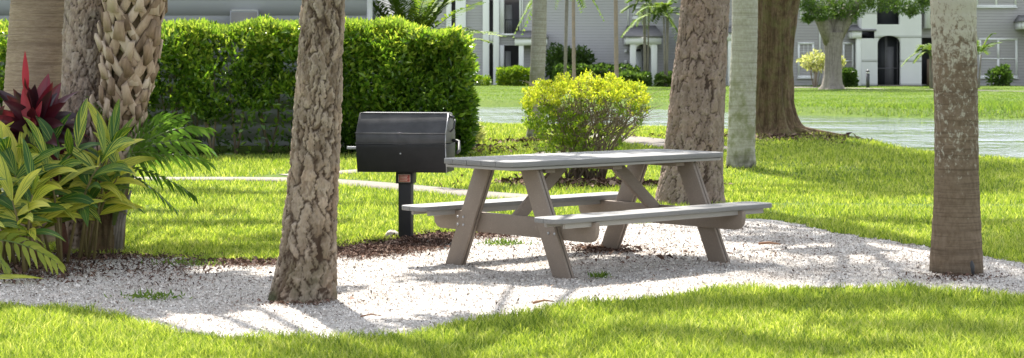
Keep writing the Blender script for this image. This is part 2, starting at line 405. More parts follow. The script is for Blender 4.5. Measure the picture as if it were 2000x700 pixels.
A_, B_ = np.meshgrid(wxs, wys); k_ = (np.arange(19)[:, None]*40 + np.arange(39)[None, :]).ravel()
mb.add(np.stack([A_.ravel(), B_.ravel(), np.full(A_.size, -.35)], 1), np.stack([k_, k_+1, k_+41, k_+40], 1))
tag(mb.build('pond_water', M['water']), 'rippled grey pond water', 'pond', kind='structure')

def inpoly(X, Y, P):
    X = np.asarray(X); Y = np.asarray(Y); r = np.zeros(X.shape, bool); n = len(P); j = n-1
    for i in range(n):
        xi, yi = P[i]; xj, yj = P[j]
        c = ((yi > Y) != (yj > Y)) & (X < (xj-xi)*(Y-yi)/(yj-yi+1e-12)+xi)
        r ^= c; j = i
    return r
def G0(px, py): D = CH*F/(py-HZ); return ((px-1000)/F*D, D)
near_edge = [(-260,600),(0,600),(100,602),(200,612),(260,624),(330,643),(400,657),(480,665),(560,668),(700,662),(800,655),(880,643),(960,628),(1050,612),(1150,595),(1300,579),(1400,572),(1500,567),(1650,565),(1800,570),(2000,580),(2300,590)]
far_edge = [(2300,545),(2000,520),(1920,504),(1830,488),(1760,478),(1700,470),(1640,458),(1560,442),(1500,430),(1400,430),(1250,438),(1100,448),(960,456),(860,462),(780,474),(700,486),(600,506),(520,514),(450,516),(350,510),(240,500),(150,500),(0,492),(-260,488)]
BED = np.array([G0(*p) for p in near_edge + far_edge])
def bed_noise(X, Y): return .05*np.sin(X*5.1+Y*3)+.035*np.sin(X*11.3-Y*7.7)+.02*np.sin(X*23+Y*19)
def in_bed(X, Y, g=0.0): return inpoly(X + .6*bed_noise(Y, X), Y + bed_noise(X, Y) + g, BED)
gx = np.arange(-5.2, 4.6, .04); gy = np.arange(9.2, 17.5, .04); GX, GY = np.meshgrid(gx, gy)
def bedz(X, Y): return .006 + .004*np.sin(X*3.1+1)*np.sin(Y*2.7) + .002*np.sin(X*13+Y*17) + .0015*np.sin(X*29-Y*23)
keep = in_bed(GX[:-1, :-1]+.02, GY[:-1, :-1]+.02)
idx = (np.arange(len(gy)-1)[:, None]*len(gx) + np.arange(len(gx)-1)[None, :])[keep]
fc = np.stack([idx, idx+1, idx+len(gx)+1, idx+len(gx)], 1)
used, invx = np.unique(fc.ravel(), return_inverse=True)
BV = np.stack([GX.ravel(), GY.ravel(), bedz(GX, GY).ravel() + .003], 1)[used]
mb = MB(); mb.add(BV, invx.reshape(-1, 4))
tag(mb.build('shell_bed', M['shell'], smooth=True), 'bed of crushed white shell under the table', 'ground bed', kind='structure')

# concrete walks: strips laid along the lawn
PATHS = []
def path(name, pts, w, label, ground=True):
    P = [ray(*p) for p in pts]; P = np.array(P)
    # resample
    seg = np.r_[0, np.cumsum(np.linalg.norm(np.diff(P, axis=0), axis=1))]
    s = np.arange(0, seg[-1], .25); Q = np.stack([np.interp(s, seg, P[:, 0]), np.interp(s, seg, P[:, 1])], 1)
    for _ in range(12): Q[1:-1] = (Q[:-2]+Q[2:]+2*Q[1:-1])/4
    T = np.gradient(Q, axis=0); T /= np.linalg.norm(T, axis=1)[:, None]; Nn = np.stack([-T[:, 1], T[:, 0]], 1)
    cols = [-.5, -.49, 0, .49, .5]; V = []
    for i in range(len(Q)):
        for k, cc in enumerate(cols):
            x, y = Q[i]+Nn[i]*w*cc
            z = gzf(*Q[i]) + (.008 if k in (1, 2, 3) else -.03)
            V.append((x, y, z))
    f = [(i*5+k, i*5+k+1, (i+1)*5+k+1, (i+1)*5+k) for i in range(len(Q)-1) for k in range(4)]
    mb = MB(); mb.add(V, f); o = mb.build(name, M['path']); tag(o, label, 'path', kind='structure')
    PATHS.append((Q, w/2+.03))
path('footpath', [(150,349),(450,349),(600,351),(700,358),(830,370),(960,383),(1150,394)], .62, 'concrete footpath crossing the lawn')
path('footpath', [(560,344),(700,337),(890,325),(1010,312),(1100,296)], .55, 'narrow branch of concrete footpath behind the grill')
path('footpath', [(1120,262),(1210,270),(1310,284),(1420,292)], 1.1, 'footpath running along the near pond bank')
PATHS.append((np.array([[a, b] for a, b in zip(np.linspace(1.9, 12, 90), np.interp(np.linspace(1.9, 12, 90), [1.9, 3.5, 6, 12], [19.15, 19.1, 18.9, 18.2]))]), .17))   # trodden gap in the lawn
path('footpath', [(1500,172),(1700,173),(1950,178),(2300,182)], 2.5, 'pale walk in front of the far apartments')
def on_path(X, Y):
    r = np.zeros(X.shape, bool)
    for Q, h in PATHS:
        x0, y0 = Q.min(0)-1.5; x1, y1 = Q.max(0)+1.5
        m = np.where((X > x0) & (X < x1) & (Y > y0) & (Y < y1))[0]
        for a in range(0, len(m), 20000):
            k = m[a:a+20000]
            d = np.min((X[k, None]-Q[None, :, 0])**2+(Y[k, None]-Q[None, :, 1])**2, axis=1)
            r[k[d < h*h]] = True
    return r

# ------------------------------------------------------------------ grass
M['fargrass'] = leafmat('far_grass_blade', [(.1, (.07,.14,.02)), (.45, (.13,.21,.035)), (.7, (.20,.27,.05)), (.95, (.30,.34,.10))], .6, .45, .35)
def sinnoise(X, Y, s, seed=0):
    r = np.random.default_rng(seed); o = 0
    for i in range(6):
        a = r.uniform(0, 2*PI); f = s*r.uniform(.6, 2.2); o = o+np.sin(X*np.cos(a)*f+Y*np.sin(a)*f+r.uniform(0, 7))/6
    return o
def grass(name, label, D0, D1, rho, wfun, hfun, halfang=.315, side=1.2, five=True, seed=1, mat=None):
    r = np.random.default_rng(seed)
    # sample D with pdf ~ D*rho(D)
    dd = np.linspace(D0, D1, 400); pdf = (halfang*dd+side)*2*rho(dd); cdf = np.cumsum(pdf)*(dd[1]-dd[0]); n = int(cdf[-1])
    D = np.interp(r.uniform(0, cdf[-1], n), cdf, dd); X = r.uniform(-1, 1, n)*(halfang*D+side)
    k = ~in_bed(X, D, 0) & ~on_path(X, D)
    X, D = X[k], D[k]; Z = gz(X, D); k = Z > -.345; X, D, Z = X[k], D[k], Z[k]
    # keep off the big house and the hedge footprint
    k = ~((X < -1.0) & (D > 28.9) & (D < 60)); X, D, Z = X[k], D[k], Z[k]
    n = len(X)
    cl = sinnoise(X, D, 5, 3)+.7*sinnoise(X, D, 16, 4)
    h = hfun(D)*(1+.45*cl)*r.uniform(.4, 1.5, n); w = wfun(D)*r.uniform(.7, 1.3, n)
    a = r.uniform(0, 2*PI, n); W = np.stack([np.cos(a), np.sin(a), np.zeros(n)], 1)*w[:, None]/2
    la = r.uniform(0, 2*PI, n); ln = r.uniform(.1, .95, n)*h
    Ln = np.stack([np.cos(la)*ln, np.sin(la)*ln, np.zeros(n)], 1)
    P = np.stack([X, D, Z-.004], 1); up = np.array([0, 0, 1.])
    mb = MB()
    if five:
        mid = P+up*(h*.6)[:, None]+Ln*.32; tip = P+up*(h*.97)[:, None]+Ln
        V = np.stack([P-W, P+W, mid+W*.8, mid-W*.8, tip], 1).reshape(-1, 3); b = np.arange(n)*5
        mb.add(V, np.stack([b, b+1, b+2, b+3], 1)); mb.Fc.append(np.stack([b+3, b+2, b+4], 1))
    else:
        tip = P+up*h[:, None]+Ln
        V = np.stack([P-W, P+W, tip], 1).reshape(-1, 3); b = np.arange(n)*3
        mb.add(V, np.stack([b, b+1, b+2], 1))
    o = mb.build(name, mat or M['grass']); tag(o, label, 'grass', kind='stuff'); print(name, n)
    return o
grass('grass', 'blades of mown lawn grass in front of and behind the shell bed', 8.4, 17, lambda d: 8500*(10/d)**2, lambda d: .0052*(d/10), lambda d: np.where(d < 12.3, .048, .043))
grass('grass', 'blades of lawn between the footpath and the pond', 17, 53, lambda d: 5200*(10/d)**2.0, lambda d: .0068*(d/10)**.9, lambda d: .043+.0006*(d-17), five=False, seed=2)
grass('grass', 'lawn grass on the far bank by the apartments', 58, 116, lambda d: 75*(80/d)**2, lambda d: .035+0*d, lambda d: .035+.13*np.exp(-np.maximum(0, d-61)/3.0), five=False, seed=3, mat=M['fargrass'])

# ------------------------------------------------------------------ shell chips, mulch, needles
def flakes(X, Y, Z, size, mat, name, label, cat='', tilt=.55, aspect=(.35, .9), seed=5, cup=.18):
    r = np.random.default_rng(seed); n = len(X)
    a = r.uniform(0, 2*PI, n); tx = r.normal(0, tilt, n); ty = r.normal(0, tilt, n)
    U = np.stack([np.cos(a), np.sin(a), tx], 1); Vv = np.stack([-np.sin(a), np.cos(a), ty], 1)
    U *= (size/2)[:, None]; Vv *= (size*r.uniform(*aspect, n)/2)[:, None]
    P = np.stack([X, Y, Z], 1); cu = np.array([0, 0, 1.])*(size*cup)[:, None]
    V = np.stack([P-U, P-Vv*.9+cu, P+U*.9, P+Vv+cu], 1).reshape(-1, 3); b = np.arange(n)*4
    mb = MB(); mb.add(V, np.stack([b, b+1, b+2], 1)); mb.Fc.append(np.stack([b, b+2, b+3], 1))
    o = mb.build(name, mat); tag(o, label, cat or name.replace('_', ' '), kind='stuff'); return o
n = 520000; X = rng.uniform(-4.6, 4.4, n); Y = rng.uniform(9.3, 16.9, n); k = in_bed(X, Y) ; X, Y = X[k], Y[k]
k = rng.uniform(size=len(X)) < np.clip((10.5/Y)**2*1.0, 0, 1); X, Y = X[k], Y[k]
flakes(X, Y, bedz(X, Y)+.004+rng.uniform(0, .006, len(X)), rng.gamma(3.2, .0023, len(X))*(Y/11), M['chip'], 'shell_chips', 'loose white shell chips covering the bed')
# mulch: dark red-brown strip at the grill and under the plants
def band(n, P, s, seed):
    r = np.random.default_rng(seed); X = []; Y = []
    for (px, py, sx, sy, m) in P:
        gxx = r.normal(px, sx, int(n*m)); gyy = r.normal(py, sy, int(n*m)); gyy = np.clip(gyy, 440, 640)
        D = CH*F/(gyy-HZ); X.append((gxx-1000)/F*D); Y.append(D)
    return np.concatenate(X), np.concatenate(Y)
X, Y = band(5600, [(700,495,45,7,1), (780,481,45,7,1.3), (845,470,25,6,.7), (60,530,80,12,.6), (200,506,80,5,.3), (330,530,60,16,.15), (480,517,50,4,.35), (950,462,40,5,.25), (1180,492,35,4,.2), (590,600,55,4,.035), (1868,547,45,4,.05), (1300,500,160,18,.12)], 1, 9)
flakes(X, Y, np.where(in_bed(X, Y), bedz(X, Y)+.012, .012)+rng.uniform(0, .012, len(X)), rng.gamma(4, .0055, len(X)), M['mulch'], 'bark_mulch', 'red brown bark mulch by the grill and under the plants', aspect=(.2, .55))
X, Y = band(1, [(1160,450,60,9,0)], 1, 2) if False else (rng.uniform(-4.4, 4.2, 3800), rng.uniform(9.6, 15.5, 3800))
k = in_bed(X, Y) & (sinnoise(X, Y, 1.6, 8) > .02); X, Y = X[k], Y[k]
flakes(X, Y, bedz(X, Y)+.018+rng.uniform(0, .006, len(X)), rng.uniform(.05, .14, len(X)), M['needle'], 'pine_needles', 'fallen pine needles and bark bits on the shell', tilt=.05, aspect=(.03, .06), cup=.0)
# mulch rings under yellow bush and oak
X = []; Y = []
for (cx, cy, rr, m) in [(*ray(1160,362), .9, 2600), (*ray(1520,270), 2.1, 2600), (*ray(1047,277), .8, 600), (*ray(840,292), 1.6, 1500)]:
    a = rng.uniform(0, 2*PI, m); q = np.abs(rng.normal(0, .5, m))*rr; X.append(cx+np.cos(a)*q*1.4); Y.append(cy+np.sin(a)*q)
X = np.concatenate(X); Y = np.concatenate(Y)
flakes(X, Y, gz(X, Y)+.03, rng.gamma(4, .015, len(X)), M['mulch'], 'bark_mulch', 'brown bark litter round the yellow bush and the oak trunk', aspect=(.2, .6), seed=6)

# ------------------------------------------------------------------ trunks
def cells(U, Vv, per, npt, stretch, seed, warp=.014):
    r = np.random.default_rng(seed)
    hv = Vv.max()-Vv.min()
    pu = r.uniform(0, per, npt); pv = r.uniform(Vv.min(), Vv.max(), npt)
    pu = np.concatenate([pu, pu-per, pu+per]); pv = np.tile(pv, 3)
    Uw = U+warp*.45*np.sin(Vv*23+3*np.sin(U*17))+.4*warp*np.sin(Vv*61+U*41)+.3*warp*np.sin(Vv*140+U*90)+.2*warp*np.sin(Vv*260-U*150); Vw = Vv+warp*1.5*np.sin(U*2*PI/per*5+Vv*9)
    F1 = np.zeros(len(U)); F2 = np.zeros(len(U)); ID = np.zeros(len(U)); pr = np.tile(r.uniform(0, 1, npt), 3)
    PU, PV, PR = pu, pv, pr; mg = 4.5*stretch*math.sqrt(per*hv/(npt*stretch))
    for a in range(0, len(U), 2500):
        vv = Vw[a:a+2500]; kk = (PV > vv.min()-mg) & (PV < vv.max()+mg) & (PU > -.35*per) & (PU < 1.35*per); pu, pv, pr = PU[kk], PV[kk], PR[kk]
        dx = np.abs(Uw[a:a+2500, None]-pu[None]); dy = np.abs(vv[:, None]-pv[None])/stretch
        d = .55*np.hypot(dx, dy)+.45*np.maximum(dx, dy)
        ID[a:a+2500] = pr[d.argmin(axis=1)]; d.partition(1, axis=1); F1[a:a+2500] = d[:, 0]; F2[a:a+2500] = d[:, 1]
    return F2-F1, ID
def trunk(name, axis, mat, parent, seg=96, fine_top=3.4, dz=.012, style='smooth', seed=1, amp=.02, cell=.065, stretch=2.3, flare=0, flutes=0, off=(0,0,0), cw=.07, cv=.2):
    """axis: list of (x,y,z,r).  one continuous tapered trunk"""
    A = np.array(axis, float); z0, z1 = A[0, 2], A[-1, 2]
    zs = np.concatenate([np.arange(z0, min(fine_top, z1), dz), np.linspace(min(fine_top, z1), z1, 14)]) if z1 > fine_top else np.arange(z0, z1, dz)
    cx = np.interp(zs, A[:, 2], A[:, 0]); cy = np.interp(zs, A[:, 2], A[:, 1]); rr = np.interp(zs, A[:, 2], A[:, 3])
    for q in (cx, cy, rr):
        k = max(3, int(.12/dz)); ker = np.ones(k)/k; qq = np.convolve(np.pad(q, k, mode='reflect', reflect_type='odd'), ker, 'same')[k:-k]; q[:] = qq
    th = np.linspace(0, 2*PI, seg, endpoint=False); TH, ZZ_ = np.meshgrid(th, zs); RR = np.repeat(rr[:, None], seg, 1)
    per = 2*PI*np.median(rr[:max(3, int(2.5/dz))]); crack = np.ones(TH.shape); plate = np.full(TH.shape, .5); plate2 = np.full(TH.shape, .5)
    zb = ZZ_-z0
    if flutes:
        RR = RR*(1+.10*np.cos(TH*flutes+.8+.25*zb)*np.exp(-zb*.25)+.05*np.cos(TH*(flutes*2+1)+2-.3*zb)+.22*np.maximum(0, np.cos(TH*flutes+.8))*np.exp(-zb*3.2))
    if flare: RR = RR*(1+flare*np.exp(-zb*6)*(1+.35*np.sin(TH*4+seed)+.2*np.sin(TH*7+seed)))
    if style == 'pine':
        nf = int((zs < fine_top).sum()); U = (TH/(2*PI)*per)[:nf].ravel(); V2 = ZZ_[:nf].ravel()
        e, id1 = cells(U, V2, per, int(per*(V2.max()-V2.min())/(cell*cell*stretch)), stretch, seed)
        e2, id2 = cells(U, V2, per, int(per*(V2.max()-V2.min())/(cell*cell*stretch*.17)), stretch*.42, seed+5)
        wv = .5+.5*np.sin(U/per*2*PI*3+V2*4+seed)*np.sin(V2*9+U*11)
        c1 = np.clip(e/(cell*(cw+cv*wv)), 0, 1); c2 = np.clip(e2/(cell*.12), 0, 1)
        cr = np.minimum(c1, .5+.5*c2).reshape(nf, seg)
        crack[:nf] = cr; plate[:nf] = id1.reshape(nf, seg); plate2[:nf] = id2.reshape(nf, seg)
        big = .35*np.sin(TH*3+ZZ_*2.1+seed)+.25*np.sin(TH*5-ZZ_*5)
        RR = RR+amp*(smooth(crack)-.7)+amp*.5*(plate-.5)+amp*.45*(plate2-.5)+amp*.4*big
        ph = np.random.default_rng(seed).uniform(0, 6, 3)
        RR = RR+.004*np.sin(TH*31+ZZ_*40+ph[0])*np.sin(ZZ_*67+ph[1])
    elif style == 'ring':
        ring = np.sin(ZZ_*2*PI/.105+1.2*np.sin(ZZ_*3+seed)+.25*np.sin(TH*2)); RR = RR+amp*.16*np.clip(ring, -1, .2)+amp*.45*np.sin(TH*3+ZZ_*1.5+seed)*np.sin(ZZ_*2.3+1)
        RR = RR+.0022*np.sin(TH*19+ZZ_*31)
    elif style == 'fibre':
        RR = RR+amp*.3*np.sin(ZZ_*2*PI/.035+np.sin(TH*4))*.5+.002*np.sin(TH*37+ZZ_*60)
    elif style == 'oak':
        RR = RR+amp*np.sin(TH*23+2*np.sin(ZZ_*3)+3*np.sin(TH*5))*.35+amp*.4*np.sin(TH*9+ZZ_*2)
    V = np.stack([cx[:, None]+RR*np.cos(TH), cy[:, None]+RR*np.sin(TH), ZZ_], 2).reshape(-1, 3)
    m = len(zs); i = (np.arange(m-1)[:, None]*seg+np.arange(seg)[None]).ravel(); j = (np.arange(m-1)[:, None]*seg+((np.arange(seg)+1) % seg)[None]).ravel()
    mb = MB(); mb.add(V, np.stack([i, j, j+seg, i+seg], 1), attr=crack.ravel(), uv=np.stack([plate.ravel(), plate2.ravel()], 1))
    return mb.build(name, mat, parent, smooth=True, off=off)

def unit(v): return v/(np.linalg.norm(v, axis=-1, keepdims=True)+1e-9)
def leafcloud(mb, P, axis, L, W, r, fold=.25, uvb=False):
    """P bases, axis unit dirs, L lengths, W widths; folded 2-triangle leaves"""
    n = len(P); rnd = unit(r.normal(size=(n, 3))); S = unit(np.cross(axis, rnd)); Nn = np.cross(S, axis)
    L = np.broadcast_to(L, (n,))[:, None]; W = np.broadcast_to(W, (n,))[:, None]
    mid = P+axis*L*.48
    V = np.stack([P, mid+S*W/2+Nn*W*fold, P+axis*L-Nn*L*.12, mid-S*W/2+Nn*W*fold], 1).reshape(-1, 3); b = np.arange(n)*4
    mb.add(V, np.stack([b, b+1, b+2], 1)); mb.Fc.append(np.stack([b, b+2, b+3], 1))
def blob(r, n, c, rad, shell=.35, gaps=0, seed=0):
    d = unit(r.normal(size=(n, 3))); q = (1-shell*np.abs(r.normal(0, .6, n)))[:, None].clip(.1, 1.1)
    P = np.array(c)+d*q*np.array(rad)*(1+.18*np.sin(d[:, :1]*5+seed)+.14*np.sin(d[:, 1:2]*7+d[:, 2:3]*6+seed*2))
    return P, d

def pine_crown(root, base, z0, z1, rad, n, seed, lx=0, ly=0):
    r = np.random.default_rng(seed); mb = MB(); br = MB()
    b = np.array(base); off = inv(root)
    k = 16
    for i in range(k):
        t_ = i/(k-1); z = z0+(z1-z0)*t_; a = i*2.4+r.uniform(-.4, .4); ln = rad*(1-.55*t_)*r.uniform(.7, 1.1)
        p0 = np.array([b[0]+lx*t_, b[1]+ly*t_, z]); p1 = p0+np.array([math.cos(a)*ln, math.sin(a)*ln, r.uniform(.1, .7)])
        br.tube([p0, (p0+p1)/2+[0, 0, .15], p1], [.05, .035, .015], 6)
        m = n//k; s = r.beta(3, 1.4, m)[:, None]; C = p0+(p1-p0)*s+r.normal(0, .28, (m, 3))
        leafcloud(mb, C, unit(r.normal(size=(m, 3))+[0, 0, .4]), r.uniform(.18, .30, m), r.uniform(.035, .07, m), r)
    br.build('branches', M['greybark'], root, off=off)
    return mb.build('crown', M['pineneedles'], root, off=off)

def frond(mb, rc, p, az, L, up, droop, nl, ll, lw, r, fold=.5, rr=.012, hang=.3):
    """palm frond: rachis into rc, leaflets into mb"""
    s = np.linspace(0, 1, 12); out = np.array([math.cos(az), math.sin(az)])
    hor = L*(s*math.cos(up)); z = L*s*math.sin(up)-droop*L*s*s
    pts = np.stack([p[0]+out[0]*hor, p[1]+out[1]*hor, p[2]+z], 1)
    rc.tube(pts, np.linspace(rr, rr*.25, 12), 5, cap=False)
    k = np.linspace(.14, 1, nl); C = np.stack([np.interp(k, s, pts[:, i]) for i in range(3)], 1)
    T = np.gradient(pts, axis=0); T = unit(np.stack([np.interp(k, s, T[:, i]) for i in range(3)], 1))
    side = np.array([-out[1], out[0], 0.])
    for sg in (-1, 1):
        ax = unit(T*.65+side*sg*.75+np.array([0, 0, fold*.4])*1.0+r.normal(0, .06, (nl, 3))-np.array([0, 0, hang]))
        l = ll*np.sin(np.pi*(.12+.80*k))**.7*r.uniform(.85, 1.1, nl)
        # each leaflet: two-segment strip drooping at tip
        W = unit(np.cross(ax, np.array([0, 0, 1.])+side*sg*.2))*lw/2
        m1 = C+ax*(l*.55)[:, None]; tp = C+ax*l[:, None]-np.array([0, 0, 1.])*(l*hang*.6)[:, None]
        V = np.stack([C-W*.5, C+W*.5, m1+W, m1-W, tp], 1).reshape(-1, 3); b = np.arange(nl)*5
        mb.add(V, np.stack([b, b+1, b+2, b+3], 1)); mb.Fc.append(np.stack([b+3, b+2, b+4], 1))
def palm_crown(root, c, L, n, seed, droop=.75, ll=.5, lw=.05, mat=None, nl=34, up=(.1, 1.2)):
    r = np.random.default_rng(seed); mb = MB(); rc = MB()
    for i in range(n):
        frond(mb, rc, c, i*2.399+r.uniform(-.2, .2), L*r.uniform(.85, 1.1), r.uniform(*up), droop*r.uniform(.7, 1.2), nl, ll, lw, r, rr=.02)
    off = inv(root); rc.build('rachises', M['greencane'], root, off=off); mb.build('crown', mat or M['palmleaf'], root, off=off)

SHX, SHY = .14, -.609                          # how far a shadow slides per metre of height
def shade_boughs(root, z_from, x, y, targets, seed, mat, leaf=(.12, .24), wl=.5):
    # unseen branches with leaf clumps, added to cast dappled shade on each target
    r = np.random.default_rng(seed); lb = MB(); tb = MB(); off = inv(root)
    for (px, py, rx, ry, n) in targets:
        X, Y = G0(px, py); h = r.uniform(4.6, 5.6); c = np.array([X-SHX*h, Y-SHY*h, h]); s = np.array([x, y, z_from])
        tb.tube([s, (s+c)/2+[0, 0, .5], c], [.06, .04, .015], 6)
        for q in range(3): tb.tube([c, c+np.array([r.uniform(-rx, rx), r.uniform(-ry, ry), r.uniform(-.1, .3)])], [.018, .006], 5)
        n = int(n*1.7); K = max(3, int(n/70)); cc = c+r.normal(0, .45, (K, 3))*[rx, ry, .25]; P = cc[r.integers(0, K, n)]+r.normal(0, .11, (n, 3))
        leafcloud(lb, P, unit(r.normal(size=(n, 3))), r.uniform(*leaf, n), r.uniform(*leaf, n)*wl, r)
    tb.build('shade_boughs', M['greybark'], root, off=off, smooth=True); lb.build('shade_leaves', mat, root, off=off)
# --- the named trees
def tree_root(name, base, label, group=None): return empty(name, (base[0], base[1], gzf(*base)), label, 'tree', group)
PINES = 'plated bark pine trunks round the shell bed'
# front pine, base pixel (590,600)
b = G0(590, 596); r0 = tree_root('pine_tree', b, 'pine trunk with rough plated bark standing in the white shell left of the grill', PINES)
def ax(pts, D):                               # pts: (px centre, py, width px) at distance D
    return [(wx(px, D), D, wz(py, D), w/2/F*D) for px, py, w in pts]
D = b[1]+.18
A = [(wx(591, D), D, -.06, .196)] + ax([(592, 575, 122), (600, 520, 112), (606, 440, 104), (614, 330, 96), (621, 200, 88), (627, 90, 84), (631, 0, 82), (640, -300, 78)], D)
A += [(A[-1][0]+.5, D+.2, 7.5, .09), (A[-1][0]+.9, D+.3, 12.5, .04)]
trunk('trunk', A, M['pineA'], r0, seg=170, dz=.009, style='pine', seed=3, amp=.015, cell=.043, stretch=4.2, cw=.17, flare=.10, off=inv(r0))
pine_crown(r0, (A[-2][0]-.1, D, 0), 6.5, 12.3, 2.6, 9000, 5, .4)
shade_boughs(r0, 4.8, A[-3][0], D, [(930,640,.4,.12,260),(1010,545,.6,.10,600),(1180,515,.5,.08,400),(420,560,.55,.25,330),(250,545,.6,.3,420),(60,560,.6,.3,420),(1330,605,.5,.15,260),(1240,665,.5,.15,150)], 301, M['midleaf'])
# pine behind the table
b = G0(1347, 402); r0 = tree_root('pine_tree', b, 'stout reddish pine trunk rising directly behind the far end of the picnic table', PINES)
D = b[1]+.32
A = [(wx(1346, D), D, -.06, .35)] + ax([(1346, 395, 134), (1352, 330, 118), (1358, 250, 110), (1366, 150, 104), (1373, 70, 96), (1378, 0, 93), (1384, -200, 86)], D)
A += [(A[-1][0]+.2, D, 8, .15), (A[-1][0]+.3, D, 14, .05)]
trunk('trunk', A, M['pineB'], r0, seg=170, dz=.012, style='pine', seed=8, amp=.014, cell=.050, stretch=4.4, cw=.085, cv=.17, flare=.03, off=inv(r0))
pine_crown(r0, (A[-2][0], D, 0), 7.5, 14, 3.2, 12000, 6, .2)
shade_boughs(r0, 5.5, A[-3][0], D, [(1500,470,.8,.22,460),(1640,495,.5,.15,260),(1330,508,.5,.15,260),(1900,440,.9,.3,700),(1560,603,.9,.17,650),(1800,598,.7,.15,500),(1880,655,.6,.2,350),(1560,680,.5,.15,250),(1600,432,.9,.15,400),(1000,370,.9,.3,260),(700,400,.9,.25,260)], 302, M['midleaf'])
# left pine between the two palms
b = G0(163, 494); r0 = tree_root('pine_tree', b, 'grey pine trunk standing between the smooth palm and the shaggy palm', PINES)
D = b[1]+.15
A = [(wx(165, D), D, -.06, .20)] + ax([(163, 440, 100), (160, 300, 88), (163, 200, 84), (166, 100, 82), (168, 0, 80), (172, -300, 76)], D)
A += [(A[-1][0]-.5, D, 6, .13), (A[-1][0]-1.8, D, 10, .1), (A[-1][0]-2.2, D, 15.5, .04)]
trunk('trunk', A, M['pineC'], r0, seg=130, dz=.012, style='pine', seed=12, amp=.016, cell=.05, stretch=3, off=inv(r0))
pine_crown(r0, (A[-2][0], D, 0), 10.5, 15, 2.0, 7000, 7, .2)
shade_boughs(r0, 5.2, A[-3][0], D, [(300,372,1.4,.3,900),(450,376,1.0,.25,700),(400,440,1.2,.2,900),(300,492,1.0,.22,1100),(440,496,1.0,.2,1000),(560,470,.6,.2,300),(330,415,.8,.15,400)], 303, M['midleaf'])
# smooth palm, left
b = G0(60, 484); r0 = tree_root('palm_tree', b, 'thick palm with fine fibrous brown trunk at the far left behind the red plant')
D = b[1]+.2
A = [(wx(52, D), D, -.06, .26)] + ax([(52, 420, 122), (58, 300, 116), (66, 180, 113), (73, 60, 110), (77, 0, 108), (90, -250, 104)], D)
A += [(A[-1][0]+.1, D, 4.7, .17)]
trunk('trunk', A, M['palmL'], r0, seg=90, dz=.012, style='fibre', seed=4, amp=.012, off=inv(r0))
palm_crown(r0, (A[-1][0], D, 4.7), 1.5, 20, 21)
# right palm
b = G0(1868, 540); r0 = tree_root('palm_tree', b, 'lichen spotted palm trunk standing at the right edge of the shell bed')
D = b[1]+.17
A = [(wx(1869, D), D, -.06, .176)] + ax([(1869, 530, 101), (1869, 480, 97), (1869, 400, 88), (1868, 330, 84), (1868, 220, 83), (1866, 120, 85), (1864, 40, 87), (1863, 0, 88), (1860, -200, 88)], D)
A += [(A[-1][0]-.1, D, 7.4, .13)]
trunk('trunk', A, M['palmR'], r0, seg=110, dz=.01, style='ring', seed=6, amp=.012, flare=.045, off=inv(r0))
mb = MB(); mb.tube([(wx(1886, D), D-.155, .0), (wx(1886, D), D-.160, .07), (wx(1884, D), D-.150, .14)], [.025, .022, .006], 8)
mb.build('hollow_shade_plug', M['dark'], r0, off=inv(r0))  # solid dark plug in place of the shade in a hollow
palm_crown(r0, (A[-1][0], D, 7.4), 2.0, 13, 23)
# pale palm
b = ray(1447, 330); r0 = tree_root('palm_tree', b, 'slim pale grey palm trunk with mossy dark foot on the lawn beside the oak')
D = b[1]+.18; z0 = gzf(*b)
A = [(wx(1447, D), D, z0-.06, .2)] + ax([(1447, 325, 58), (1447, 300, 54), (1449, 240, 53), (1451, 150, 52), (1454, 60, 50), (1455, 0, 50), (1460, -150, 48)], D)
A += [(A[-1][0]+.2, D, 7, .14)]
trunk('trunk', A, M['palmG'], r0, seg=64, dz=.02, style='ring', seed=9, amp=.012, flare=.04, off=inv(r0))
palm_crown(r0, (A[-1][0], D, 7), 2.4, 18, 25)
# oak
b = ray(1520, 266); r0 = tree_root('oak_tree', b, 'old oak with fluted brown trunk and spreading roots at the near pond edge')
D = b[1]+.4; z0 = gzf(*b)
A = [(wx(1516, D), D, z0-.06, .56)] + ax([(1517, 262, 92), (1514, 245, 78), (1511, 200, 68), (1511, 130, 64), (1514, 70, 68), (1519, 20, 74), (1523, -20, 84)], D)
trunk('trunk', A, M['oak'], r0, seg=90, dz=.03, style='oak', seed=9, amp=.04, flutes=5, fine_top=9, flare=.35, off=inv(r0))
tx, tz = A[-1][0], A[-1][2]
mb = MB(); lb = MB(); r = np.random.default_rng(31)
for i in range(9):
    a = i*2.4; q = np.array([tx, D, tz-.1]); e = q+np.array([math.cos(a)*4.2, math.sin(a)*3.6, 3.0+r.uniform(-.5, 2)])
    mb.tube([q, q*.5+e*.5+[0, 0, .5], e], [.28, .16, .05], 8)
for i in range(26):
    c = np.array([tx, D+1, 7.5])+r.uniform(-1, 1, 3)*[5.5, 4.8, 2.3]
    P_, d_ = blob(r, 900, c, (1.7, 1.6, 1.1), .7, seed=i)
    leafcloud(lb, P_, unit(d_+r.normal(0, .6, d_.shape)), r.uniform(.10, .18, len(P_)), r.uniform(.05, .09, len(P_)), r)
for i, (px, py, h) in enumerate([(1500,285,7.5),(1560,300,8),(1640,290,8.5),(1720,312,7.5),(1800,322,8),(1620,322,7),(1900,330,8),(1520,312,7),(1980,340,8.5),(1700,340,7),(1850,350,7.5),(1960,365,7),(1460,300,8)]):  # unseen leaf clumps added to the crown to shade the lawn
    X_, Y_ = G0(px, py); c = np.array([X_-SHX*h, Y_-SHY*h, h]); P_, d_ = blob(r, 1700, c, (1.5, 1.0, .6), .7, seed=i)
    mb.tube([np.array([tx, D, tz+.8]), (np.array([tx, D, tz+1])+c)/2+[0, 0, 1.0], c], [.14, .09, .03], 6)
    leafcloud(lb, P_, unit(d_+r.normal(0, .6, d_.shape)), r.uniform(.14, .24, len(P_)), r.uniform(.08, .13, len(P_)), r)
